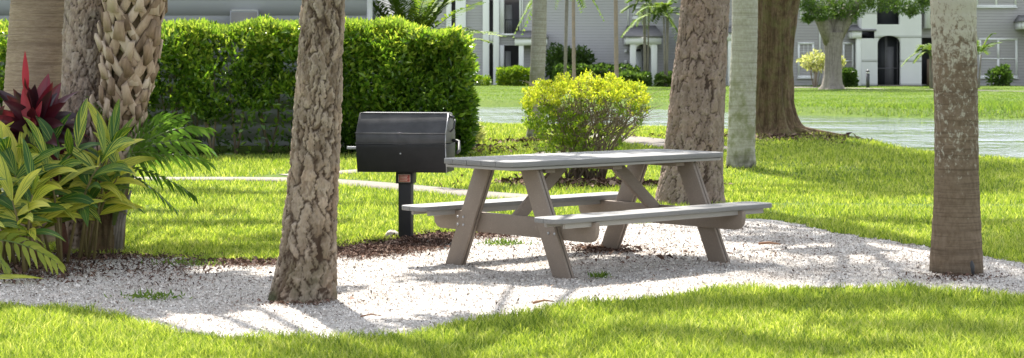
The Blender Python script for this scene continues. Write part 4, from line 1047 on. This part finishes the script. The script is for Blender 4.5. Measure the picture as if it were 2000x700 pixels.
# split-leaf philodendrons
def splitleaf(mb, rc, base, tipdir, L, W, droop, nl, r, side=None, pet=None):
    d = unit(np.array(tipdir, float)); n = 14; q = np.array(base, float); pts = []; dirv = d.copy()
    if pet is not None: rc.tube([pet, (np.array(pet)+q)/2+[0, 0, .08], q], [.012, .010, .008], 6)
    for i in range(n):
        pts.append(q.copy()); dirv = unit(dirv+[0, 0, -droop/n]); q = q+dirv*L/n
    pts = np.array(pts); rc.tube(pts, np.linspace(.007, .002, n), 5, cap=False)
    sd = np.cross(d, [0, 0, 1.]) if side is None else np.array(side, float); sd = unit(sd); T = unit(np.gradient(pts, axis=0)); s = np.linspace(0, 1, n)
    for k in range(nl):
        f_ = .03+.95*k/(nl-1); p = np.array([np.interp(f_, s, pts[:, c_]) for c_ in range(3)]); t_ = np.array([np.interp(f_, s, T[:, c_]) for c_ in range(3)])
        l = W*(.35+.65*math.sin(PI*(.18+.72*f_)))*r.uniform(.85, 1.1)
        for sg in (-1, 1):
            dd = unit(sd*sg*(.9-.45*f_)+t_*(.35+.7*f_)+[0, 0, -.15]+r.normal(0, .06, 3))
            broad(mb, p-t_*.004, dd, l, L/nl*.66, r.uniform(.5, 1.0), 6, side=t_, fold=.1, wave=.12, wp=.6)
PH = empty('split_leaf_philodendron', (wx(235, 14.2), 14.2, 0), 'dark green split leaf philodendron arching right out of the shaggy palm foot', 'plant'); off = inv(PH); r = np.random.default_rng(95)
mb = MB(); rc = MB(); D = 14.1
for (px0, py0, px1, py1, dy, dr, W) in [(262,300,420,268,-.1,1.1,.20),(255,290,345,215,.15,.8,.16),(265,315,410,310,.15,.9,.19),(268,330,385,380,-.05,.5,.15),(262,345,345,410,.0,.4,.13),(258,300,330,300,-.2,.7,.17),(258,270,310,225,.2,.6,.14),(265,290,395,235,.25,1.0,.18),(225,260,170,190,.2,.6,.15)]:
    a = np.array([wx(px0, D), D+dy*.3, wz(py0, D)]); b_ = np.array([wx(px1, D), D+dy, wz(py1, D)]); v = b_-a; l = np.linalg.norm(v)
    splitleaf(mb, rc, a, v+[0, 0, dr*l*.42], l*1.06, W, dr, 11, r, side=(-.25, -.75, .75), pet=(wx(222, D), D, wz(440, D)))
mb.build('leaves', M['philo'], PH, off=off); rc.build('petioles', M['greencane'], PH, off=off)
D = 12.75; PY = empty('split_leaf_philodendron', (wx(-20, D), D, 0), 'yellowing split leaf drooping over the shell at the lower left corner', 'plant'); off = inv(PY)
mb = MB(); rc = MB()
for (px0, py0, px1, py1, dr, W) in [(-5, 468, 128, 508, .6, .17), (-60, 440, 30, 540, .8, .14)]:
    a = np.array([wx(px0, D), D, wz(py0, D)]); b_ = np.array([wx(px1, D), D-.1, wz(py1, D)]); v = b_-a; l = np.linalg.norm(v)
    splitleaf(mb, rc, a, v+[0, 0, dr*l*.4], l*1.06, W, dr, 9, r, side=(.2, -.35, .9), pet=(wx(-60, D+.2), D+.2, .05))
mb.build('leaves', M['philoY'], PY, off=off); rc.build('petioles', M['greencane'], PY, off=off)
mb = MB(); x, y = G0(38, 556); broad(mb, (x-.2, y, .05), (1, .05, .1), .36, .085, .3, 10, side=(0, 1, .3)); tag(mb.build('fallen_leaf', M['ginger']), 'long green leaf lying on the shell at the left edge', 'leaf')

# ------------------------------------------------------------------ far apartments
def holes_wall(mb, x0, x1, z0, z1, Y, holes, th=.25):
    xs_ = sorted({x0, x1, *[h[0] for h in holes], *[h[1] for h in holes]}); zs_ = sorted({z0, z1, *[h[2] for h in holes], *[h[3] for h in holes]})
    xs_ = [x for x in xs_ if x0 <= x <= x1]; zs_ = [z for z in zs_ if z0 <= z <= z1]
    solid = lambda a, b: not any(h[0]-1e-6 <= a <= h[1]+1e-6 and h[2]-1e-6 <= b <= h[3]+1e-6 for h in holes)
    nxx, nzz = len(xs_)-1, len(zs_)-1; S = [[solid((xs_[i]+xs_[i+1])/2, (zs_[j]+zs_[j+1])/2) for j in range(nzz)] for i in range(nxx)]
    for i in range(nxx):
        for j in range(nzz):
            if not S[i][j]: continue
            a, b, c_, d_ = xs_[i], xs_[i+1], zs_[j], zs_[j+1]
            mb.add([(a, Y, c_), (b, Y, c_), (b, Y, d_), (a, Y, d_)], [(0, 1, 2, 3)]); mb.add([(a, Y+th, c_), (a, Y+th, d_), (b, Y+th, d_), (b, Y+th, c_)], [(0, 1, 2, 3)])
            nb = [(i-1, j, [(a, Y, c_), (a, Y, d_), (a, Y+th, d_), (a, Y+th, c_)]), (i+1, j, [(b, Y, c_), (b, Y+th, c_), (b, Y+th, d_), (b, Y, d_)]),
                  (i, j-1, [(a, Y, c_), (a, Y+th, c_), (b, Y+th, c_), (b, Y, c_)]), (i, j+1, [(a, Y, d_), (b, Y, d_), (b, Y+th, d_), (a, Y+th, d_)])]
            for p, q, f in nb:
                if not (0 <= p < nxx and 0 <= q < nzz) or not S[p][q]: mb.add(f, [(0, 1, 2, 3)])
def archpiece(mb, x0, x1, zt, rise, Y, th):   # spandrel that turns a square head at zt into a segmental arch
    n = 14; xm = (x0+x1)/2; hw = (x1-x0)/2
    for i in range(n):
        a = x0+(x1-x0)*i/n; b = x0+(x1-x0)*(i+1)/n
        za = zt-rise+rise*math.sqrt(max(0, 1-((a-xm)/hw)**2)); zb = zt-rise+rise*math.sqrt(max(0, 1-((b-xm)/hw)**2))
        mb.add([(a, Y, za), (b, Y, zb), (b, Y, zt), (a, Y, zt), (a, Y+th, za), (b, Y+th, zb), (b, Y+th, zt), (a, Y+th, zt)], [(0,1,2,3), (4,7,6,5), (0,4,5,1)])
def rect(px0, px1, py0, py1, Y): return (wx(px0, Y), wx(px1, Y), wz(py1, Y), wz(py0, Y))
def window(root, px0, px1, py0, py1, Y, blind=.55, double=False, fw=.12, muntin=False):
    off = inv(root); x0, x1, z0, z1 = rect(px0, px1, py0, py1, Y); mb = MB(); y0, y1 = Y-.05, Y+.06
    mb.box((x0, y0, z0), (x1, y1, z0+fw)); mb.box((x0, y0, z1-fw), (x1, y1, z1)); mb.box((x0, y0, z0+fw), (x0+fw, y1, z1-fw)); mb.box((x1-fw, y0, z0+fw), (x1, y1, z1-fw))
    zm = (z0+z1)/2-.05; mb.box((x0+fw, y0+.02, zm-.03), (x1-fw, y1, zm+.03))
    if double: xm = (x0+x1)/2; mb.box((xm-.06, y0+.01, z0+fw), (xm+.06, y1, zm-.03)); mb.box((xm-.06, y0+.01, zm+.03), (xm+.06, y1, z1-fw))
    if muntin:
        for k in (1, 2): xx = x0+fw+(x1-x0-2*fw)*k/3; mb.box((xx-.012, y0+.04, zm+.03), (xx+.012, y1-.03, z1-fw))
        zz = (zm+z1)/2; mb.box((x0+fw, y0+.045, zz-.012), (x1-fw, y1-.035, zz+.012))
    w = mb.build('window', M['white'], root, off=off)
    mb = MB(); mb.box((x0+fw*.5, Y+.07, z0+fw*.5), (x1-fw*.5, Y+.09, z1-fw*.5)); g = mb.build('pane', M['glass'], w)
    g.location = (-off[0], -off[1], -off[2]); 
    if blind:
        mb = MB(); mb.box((x0+fw, Y+.062, z1-fw-(z1-z0-2*fw)*blind), (x1-fw, Y+.067, z1-fw)); q = mb.build('blind', M['blind'], w); q.location = (-off[0], -off[1], -off[2])
    mb = MB(); mb.box((x0-.05, Y-.12, z0-.07), (x1+.05, Y, z0-.002)); q = mb.build('sill', M['white'], w); q.location = (-off[0], -off[1], -off[2])
def part(root, name, mat, fn, bevel=0):
    mb = MB(); fn(mb); return mb.build(name, mat, root, off=inv(root), bevel=bevel)
def roofslab(mb, x0, x1, y0, y1, z, h, ov=.6):
    x0 -= ov; x1 += ov; y0 -= ov; y1 += ov; ym = (y0+y1)/2; i = (y1-y0)/2
    mb.box((x0, y0, z), (x1, y1, z+.2))
    mb.add([(x0, y0, z+.2), (x1, y0, z+.2), (x1, y1, z+.2), (x0, y1, z+.2), (x0+i, ym, z+h), (x1-i, ym, z+h)], [(0,1,5,4), (2,3,4,5), (1,2,5,5), (3,0,4,4)])

# Building A (left)
YA = 116.0
BA = empty('apartment_building', (wx(1090, YA), YA, 0), 'grey apartment block with screened balconies and small porch across the pond on the left', 'building', 'grey apartment blocks across the pond')
def fA(mb):
    H = [rect(882, 890, -60, 160, YA), rect(985, 1014, -70, 66, YA), rect(985, 1014, 89, 160, YA), rect(956, 963, -70, 66, YA), rect(956, 963, 84, 164, YA), rect(1237, 1256, 86, 166, YA)]
    H = [(a, b, max(c_, .05) if d_ < 3 else c_, min(d_, 6.0)) for a, b, c_, d_ in H]
    holes_wall(mb, wx(780, YA), wx(1352, YA), -.1, 6.4, YA, H)
part(BA, 'front_wall', M['sidingA'], fA)
part(BA, 'rear_wall', M['shadowwall'], lambda mb: mb.box((wx(780, YA), YA+1.8, -.1), (wx(1352, YA), YA+12, 6.35)))
part(BA, 'roof', M['roof'], lambda mb: roofslab(mb, wx(780, YA), wx(1352, YA), YA, YA+12, 6.42, 3.0))
def bxp(mb, px0, px1, py0, py1, d0, d1, Y=YA):
    a, b, c_, d_ = rect(px0, px1, py0, py1, Y); mb.box((a, Y-d1, max(c_, -.05)), (b, Y-d0, min(d_, 6.36)))
for nm, q in (('column', (872, 882, -60, 165)), ('column', (890, 910, -60, 165)), ('column', (943, 955.5, -60, 165)), ('column', (963.5, 975, -60, 166))):
    part(BA, nm, M['white'], lambda mb: bxp(mb, *q, .01, .45), .02)
part(BA, 'balcony_panel', M['white'], lambda mb: (bxp(mb, 975.5, 984.5, -60, 66, .01, .2), bxp(mb, 975.5, 984.5, 89, 160, .01, .2), bxp(mb, 956, 963, 66, 84, .02, .3), bxp(mb, 975.5, 1019, 66, 70, .01, .28), bxp(mb, 1014.5, 1017.5, -60, 66, .01, .12), bxp(mb, 1014.5, 1018, 89, 160, .01, .12)))
part(BA, 'arch_head', M['white'], lambda mb: archpiece(mb, wx(955.6, YA), wx(963.4, YA), wz(84, YA), .22, YA-.3, .28))
def rail(mb):
    a, b, c_, d_ = rect(985, 1014, 38, 64, YA); mb.box((a, YA+.3, d_-.05), (b, YA+.36, d_))
    for k in range(10): x = a+(b-a)*k/9; mb.box((x-.012, YA+.32, c_), (x+.012, YA+.345, d_-.05))
part(BA, 'balcony_rail', M['bollard'], rail)
for q in ((987, 998, 100, 160), (987, 1000, 8, 66)): part(BA, 'patio_door', M['door'], lambda mb: bxp(mb, *q, -1.7, -1.62))
for q in (1225.5, 1018.5): part(BA, 'corner_trim', M['white'], lambda mb: bxp(mb, q, q+2.8, -60, 62, .01, .08))
def porch(root, pxl, pxr, pyt, pye, pyb, Y, depth, colw, arch=True):
    a, b = wx(pxl, Y), wx(pxr, Y); ze = wz(pye, Y); zt = wz(pyt, Y); fr = .42
    r_ = part(root, 'porch_roof', M['roof'], lambda mb: mb.add([(a-.35, Y-depth-.3, ze+.1), (b+.35, Y-depth-.3, ze+.1), (b+.05, Y-.02, zt), (a-.05, Y-.02, zt), (a-.35, Y-depth-.3, ze), (b+.35, Y-depth-.3, ze), (b+.35, Y-.02, ze), (a-.35, Y-.02, ze)],
        [(0,1,2,3), (0,4,5,1), (4,7,6,5), (3,2,6,7), (0,3,7,4), (1,5,6,2)]))
    part(root, 'porch_fascia', M['white'], lambda mb: (mb.box((a-.25, Y-depth-.2, ze-fr), (b+.25, Y-depth+.15, ze-.003)), mb.box((a-.25, Y-depth+.152, ze-fr), (a-.05, Y-.02, ze-.003)), mb.box((b+.05, Y-depth+.152, ze-fr), (b+.25, Y-.02, ze-.003))))
    for x in (a, b-colw):
        part(root, 'porch_column', M['white'], lambda mb: mb.box((x, Y-depth-.15, -.05), (x+colw, Y-depth+colw-.15, ze-fr-.003)), .02)
    if arch: part(root, 'porch_arch', M['white'], lambda mb: archpiece(mb, a+colw+.003, b-colw-.003, ze-fr-.004, .33, Y-depth-.12, .2))
porch(BA, 1226, 1278, 50, 74, 166, YA, 2.2, .36)
part(BA, 'entry_door', M['door'], lambda mb: bxp(mb, 1238, 1255, 90, 164, -.22, -.12))
part(BA, 'door_window', M['glass'], lambda mb: bxp(mb, 1241, 1252, 96, 101, -.118, -.10))
part(BA, 'entry_shade_panel', M['shadowwall'], lambda mb: bxp(mb, 1257, 1267, 80, 165, .01, .05))  # dark panel painting the porch shade onto the wall beside the door
porch(BA, 1013, 1060, 60, 76, 166, YA, 1.6, .3, False)
window(BA, 1236, 1254, 14, 36, YA, 0)
for q in (97, 118): part(BA, 'wall_lamp', M['white'], lambda mb: bxp(mb, 1219.5, 1224.5, q, q+6, .01, .2), .02)

# Building B (right)
YB_ = 112.0
BB = empty('apartment_building', (wx(1700, YB_), YB_, 0), 'taupe sided apartment block with white arched entry bay across the pond on the right', 'building', 'grey apartment blocks across the pond')
def bb(mb, px0, px1, py0, py1, d0, d1): bxp(mb, px0, px1, py0, py1, d0, d1, YB_)
def fB(mb):
    H = [rect(1474, 1490, 76, 166, YB_), rect(1677, 1681, 76, 165, YB_), rect(1800, 1830, 74, 165, YB_)]
    H = [(a, b, max(c_, .05), d_) for a, b, c_, d_ in H]
    holes_wall(mb, wx(1356, YB_), wx(2140, YB_), -.1, 6.4, YB_, H)
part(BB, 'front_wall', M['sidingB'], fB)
part(BB, 'rear_wall', M['shadowwall'], lambda mb: mb.box((wx(1356, YB_), YB_+1.5, -.1), (wx(2140, YB_), YB_+12, 6.35)))
part(BB, 'roof', M['roof'], lambda mb: roofslab(mb, wx(1356, YB_), wx(2140, YB_), YB_, YB_+12, 6.42, 3.0))
def bay(mb):
    H = [(lambda q: (q[0], q[1], .06, q[3]))(rect(1714, 1759, 70, 167, YB_-1.5)), (lambda q: (q[0], q[1], q[2], 5.9))(rect(1713, 1757, -40, 48, YB_-1.5))]
    holes_wall(mb, wx(1683, YB_-1.5), wx(1800, YB_-1.5), -.05, 6.38, YB_-1.5, H, .3)
    archpiece(mb, wx(1714, YB_-1.5), wx(1759, YB_-1.5), wz(70, YB_-1.5)-.001, .42, YB_-1.5, .3)
part(BB, 'entry_bay', M['whitewall'], bay)
part(BB, 'entry_bay_side', M['whitewall'], lambda mb: (mb.box((wx(1683, YB_-1.5), YB_-1.195, -.05), (wx(1683, YB_-1.5)+.25, YB_-.005, 6.38)), mb.box((wx(1800, YB_-1.5)-.25, YB_-1.195, -.05), (wx(1800, YB_-1.5), YB_-.005, 6.38)), mb.box((wx(1683, YB_-1.5)+.26, YB_-1.19, wz(58, YB_)), (wx(1800, YB_-1.5)-.26, YB_-.005, wz(52, YB_)))))
def screenp(mb, q): mb.box((q[0]-.1, YB_-.9, max(q[2]-.05, 0)), (q[1]+.1, YB_-.88, min(q[3]+.05, 6.3)))
for q in (rect(1714, 1759, 70, 167, YB_-1.5), rect(1713, 1757, -40, 48, YB_-1.5)): part(BB, 'insect_screen', M['screen'], lambda mb: screenp(mb, q))
def scr(mb):
    q = rect(1714, 1759, 70, 167, YB_-1.5)
    for f_ in (.42, .48, .95): x = q[0]+(q[1]-q[0])*f_; mb.box((x-.03, YB_-.95, .05), (x+.03, YB_-.91, q[3]))
    mb.box((q[0], YB_-.96, 1.0), (q[1], YB_-.952, 1.07)); mb.box((q[0]+.65, YB_-.948, .05), (q[0]+1.05, YB_-.905, 2.3))
part(BB, 'screen_frame', M['shadowwall'], scr)
window(BB, 1558, 1590, 83, 152, YB_, .55, muntin=True); window(BB, 1646, 1668, 83, 152, YB_, .5)
window(BB, 1562, 1591, -40, 35, YB_, .5); window(BB, 1912, 1987, 75, 152, YB_, .52, True); window(BB, 1906, 1985, -50, 14, YB_, .6, True)
def baywin(mb): bb(mb, 1786, 1822, -60, 56, .01, .9)
part(BB, 'upper_bay', M['white'], lambda mb: (mb.box((wx(1802, YB_), YB_-.9, wz(56, YB_)), (wx(1821, YB_), YB_-.01, 6.3))))
part(BB, 'upper_bay_pane', M['glass'], lambda mb: mb.box((wx(1800, YB_)+.32, YB_-.93, wz(48, YB_)), (wx(1818, YB_), YB_-.905, 6.0)))
for q in (1599.5, 1826): part(BB, 'corner_trim', M['white'], lambda mb: bb(mb, q, q+3.2, -60, 165, .01, .07))
porch(BB, 1664, 1690, 50, 62, 166, YB_, 1.3, .34, False)
porch(BB, 1990, 2050, 30, 44, 166, YB_, 1.6, .4, False)
porch(BB, 1416, 1474, 52, 66, 166, YB_, 1.6, .34, False)
part(BB, 'side_fence', M['wood'], lambda mb: bb(mb, 1808, 1832, 116, 166, .3, .36))
part(BB, 'porch_step', M['path'], lambda mb: bb(mb, 1700, 1775, 165.5, 168.3, 1.85, 3.3))

# far small things
D = 104.; bl = empty('bollard_light', (wx(1695, D), D, 0), 'dark bollard light on the far lawn before the white entry bay', 'bollard')
mb = MB(); mb.tube([(0, 0, -.02), (0, 0, .78)], .10, 14); mb.build('post', M['bollard'], bl, smooth=False)
mb = MB(); mb.tube([(0, 0, .781), (0, 0, .86)], .085, 14); mb.build('lens', M['white'], bl); mb = MB(); mb.tube([(0, 0, .861), (0, 0, .93), (0, 0, .99)], [.11, .09, .02], 14); mb.build('cap', M['bollard'], bl)
LH = 'clipped hedges along the far grey apartments'
def hbox(label, px0, px1, py0, py1, Y, seed, mat=None, depth=.8, n=1500):
    x0, x1, z0, z1 = rect(px0, px1, py0, py1, Y); z0 = 0
    shrub('clipped_hedge', label, (x0+x1)/2, Y, (z0+z1)/2, ((x1-x0)/2, depth, (z1-z0)/2), n, mat or M['midleaf'], seed, (.16, .28), .6, 'hedge', LH, box=True)
hbox('square clipped hedge below the screened lower patio', 975, 1035, 136, 166, 112, 101, M['limegreen'], n=2600)
hbox('long low clipped hedge in front of the blank grey wall', 1085, 1243, 131, 152, 112.6, 102, n=4200)
hbox('short clipped hedge beside the small porch column', 1208, 1266, 146, 166, 108, 103, n=2200)
hbox('dark clipped hedge under the small palms right of the porch', 1284, 1352, 146, 166, 110, 104, M['darkleaf'], n=2200)
hbox('low dark hedge between the far tree and the porch post', 1640, 1668, 140, 168, 108, 105, M['darkleaf'], n=1400)
D = 114.; shrub('dark_shrub', 'dark spreading shrub against the blank grey wall', wx(1110, D), D, 1.15, (1.35, .7, 1.15), 2600, M['darkleaf'], 111, (.2, .36))
D = 110.; shrub('low_shrub', 'small bright bush at the foot of the far left columns', wx(935, D), D, .25, (.7, .4, .3), 500, M['limegreen'], 112, (.14, .24))
D = 108.; shrub('low_shrub', 'small leafy bush below the wide right window', wx(1955, D), D, .55, (.6, .5, .6), 900, M['midleaf'], 113, (.15, .3))
D = 103.; fs = shrub('flowering_shrub', 'small pale blossomed tree beside the far oak trunk', wx(1592, D), D, 1.42, (.85, .6, .45), 700, M['flower'], 114, (.12, .24), .6)
mb = MB(); mb.tube([(0, 0, -.1), (.05, 0, 1.3)], [.11, .08], 8); mb.tube([(.04, 0, .8), (.5, 0, 1.5)], [.05, .02], 6); mb.tube([(.04, 0, .7), (-.5, 0, 1.4)], [.05, .02], 6); mb.build('trunk', M['greybark'], fs)
D = 102.; shrub('flowering_shrub', 'pale blossomed sprays right of the far oak trunk', wx(1637, D), D, 1.4, (.28, .3, .42), 260, M['flower'], 115, (.12, .22), .7)
# far oak
D = 98.; X0 = wx(1625, D); r0 = empty('oak_tree', (X0, D, 0), 'grey forked tree with low green canopy on the far lawn', 'tree'); off = inv(r0)
A = [(X0, D, -.1, .62)]+ax([(1625, 168, 36), (1626, 150, 31), (1627, 110, 29), (1627, 80, 34), (1627, 62, 42)], D)
trunk('trunk', A, M['greybark'], r0, seg=40, dz=.08, style='oak', seed=2, amp=.05, fine_top=9, flutes=4, off=off)
q = np.array([X0, D, wz(72, D)]); mb = MB(); lb = MB(); r = np.random.default_rng(32)
for e, rr in (((1592, 15), .32), ((1655, 12), .34), ((1700, -30), .22), ((1560, -30), .2), ((1630, -40), .25)):
    e3 = np.array([wx(e[0], D), D+r.uniform(-1, 1), wz(e[1], D)]); mb.tube([q+[(e3[0]-q[0])*.12, 0, -.3], (q+e3)/2+[0, 0, -.1], e3], [rr*1.1, rr, rr*.6], 8)
for i in range(34):
    c_ = np.array([X0+r.uniform(-4.2, 6.0), D+r.uniform(-4, 3), 6.3+r.uniform(-.4, 3.0)]); P_, d_ = blob(r, 480, c_, (1.5, 1.4, .9), .7, seed=i)
    leafcloud(lb, P_, unit(d_+r.normal(0, .6, d_.shape)), r.uniform(.16, .30, len(P_)), r.uniform(.08, .14, len(P_)), r)
for (px, py, s) in [(1580, 15, .8), (1600, 28, .7), (1635, 22, .75), (1660, 30, .7), (1680, 12, .8), (1720, 8, .8), (1755, 14, .8), (1785, 10, .8), (1610, 8, .9), (1650, 5, .9), (1700, -4, 1.0), (1740, -8, 1), (1572, 36, .35), (1780, 22, .4), (1565, 5, .6), (1800, 0, .6)]:
    P_, d_ = blob(r, 420, (wx(px, D), D+r.uniform(-1.2, .3), wz(py, D)), (s*.85, s*.8, s*.5), .8, seed=px)
    leafcloud(lb, P_, unit(d_+r.normal(0, .6, d_.shape)+[0, 0, -.3]), r.uniform(.14, .26, len(P_)), r.uniform(.07, .12, len(P_)), r)
mb.build('limbs', M['greybark'], r0, smooth=True, off=off); lb.build('crown', M['midleaf'], r0, off=off)
# slim trunks before building A
for px, w, lab, sd in ((1121, 7, 'slim bare pine trunk left before the far blank wall', 1), (1204, 8.5, 'slim pine trunk right before the far blank wall, near the small porch', 2)):
    D = 104.; X0 = wx(px, D); r0 = empty('slim_pine', (X0, D, 0), lab, 'tree', 'slim trunks before the far apartments'); off = inv(r0)
    trunk('trunk', [(X0, D, -.1, w/2/F*D*1.15), (X0, D, 1, w/2/F*D), (X0-.05, D, 6, w/2/F*D*.9), (X0, D, 11, .05)], M['pineC'], r0, seg=20, dz=.1, style='oak', amp=.01, fine_top=12, off=off)
    mb = MB(); r = np.random.default_rng(sd)
    for i in range(14):
        P_, d_ = blob(r, 160, (X0+r.uniform(-1.4, 1.4), D+r.uniform(-1.4, 1.4), 7.5+r.uniform(-.8, 3.5)), (.8, .8, .5), .8, seed=i); leafcloud(mb, P_, d_, .35, .07, r)
    mb.build('crown', M['pineneedles'], r0, off=off)
# mid palm at (1050)
b = ray(1044, 272); D = b[1]; r0 = tree_root('palm_tree', b, 'straight tan palm trunk standing behind the golden shrub'); off = inv(r0)
A = [(wx(1044, D), D, gzf(*b)-.06, .18)]+ax([(1045, 250, 28), (1049, 150, 29), (1053, 60, 29), (1054, 0, 28), (1056, -60, 27)], D)
A += [(A[-1][0], D, 5.6, .13)]
trunk('trunk', A, M['palmG'], r0, seg=40, dz=.03, style='ring', seed=3, amp=.01, off=off)
palm_crown(r0, (A[-1][0], D, 5.6), 2.0, 16, 29, droop=1.0)
FP = 'feather palms before the far apartments'
bush_palm('feather_palm', 'tall feather palm with drooping fronds right of the small far porch', wx(1300, 108.), 108., .1, 15, 2.6, 121, M['palmleaf'], FP, ll=.85, lw=.11, droop=.9, up=(.2, 1.3), trunkh=4.0)
bush_palm('feather_palm', 'feather palm with fronds hanging over the far window by the porch', wx(1262, 110.), 110., .1, 12, 2.0, 122, M['palmleaf'], FP, ll=.8, lw=.11, droop=.9, up=(.2, 1.2), trunkh=4.6)
bush_palm('feather_palm', 'low bushy feather palm just left of the plated pine trunk', wx(1312, 107.), 107., .0, 14, 1.9, 123, M['palmleaf'], FP, ll=.7, lw=.10, droop=.7, up=(.7, 1.4))
bush_palm('feather_palm', 'palm crown hanging into view above the blank grey wall', wx(1100, 90.), 90., .1, 14, 2.2, 124, M['palmleaf'], FP, ll=.7, lw=.08, droop=1.2, up=(.0, 1.0), trunkh=5.2)
bush_palm('feather_palm', 'thin stemmed palm in front of the dark recess left of the lichen palm', wx(1818, 102.), 102., .0, 12, 1.7, 125, M['palmleaf'], FP, ll=.6, lw=.09, droop=.8, up=(.2, 1.1), trunkh=1.9)
bush_palm('feather_palm', 'feather palm with pale fronds leaning right of the lichen palm', wx(1908, 100.), 100., .0, 12, 2.2, 126, M['palmleaf'], FP, ll=.6, lw=.09, droop=.5, up=(.5, 1.3), trunkh=1.8)

# ------------------------------------------------------------------ light, sky, camera
EL, AZ = R(58), R(-13)                        # sun behind the scene, slightly left
w = bpy.data.worlds.new('World'); scene.world = w; w.use_nodes = True; nt = w.node_tree; nt.nodes.clear()
sky = nt.nodes.new('ShaderNodeTexSky'); sky.sky_type = 'NISHITA'; sky.sun_disc = False; sky.sun_elevation = EL; sky.sun_rotation = AZ
sky.air_density = 1.2; sky.dust_density = 2.0
bg = nt.nodes.new('ShaderNodeBackground'); bg.inputs[1].default_value = .15; wo = nt.nodes.new('ShaderNodeOutputWorld')
hs = nt.nodes.new('ShaderNodeHueSaturation'); hs.inputs['Saturation'].default_value = .38; nt.links.new(sky.outputs[0], hs.inputs['Color']); nt.links.new(hs.outputs[0], bg.inputs[0]); nt.links.new(bg.outputs[0], wo.inputs[0])
sd = Vector((math.sin(AZ)*math.cos(EL), math.cos(AZ)*math.cos(EL), math.sin(EL)))
sl_ = bpy.data.lights.new('sun', 'SUN'); sl_.energy = 5.0; sl_.angle = R(.6); sl_.color = (1, .95, .86)
so = bpy.data.objects.new('sun', sl_); COL.objects.link(so); so.rotation_euler = sd.to_track_quat('Z', 'Y').to_euler(); so.location = (0, 20, 30)
cam = bpy.data.cameras.new('camera'); cam.sensor_width = 36; cam.lens = F/2000*36; cam.shift_y = -(350-HZ)/2000; cam.clip_start = .1; cam.clip_end = 2500
cam.dof.use_dof = True; cam.dof.focus_distance = 13.5; cam.dof.aperture_fstop = 8.0
co = bpy.data.objects.new('camera', cam); COL.objects.link(co); co.location = (0, 0, CH); co.rotation_euler = (R(90), 0, 0); scene.camera = co
scene.view_settings.view_transform = 'Standard'; scene.view_settings.look = 'None'; scene.view_settings.gamma = 1; scene.view_settings.exposure = 1.38
scene.render.resolution_x = 1024; scene.render.resolution_y = 358
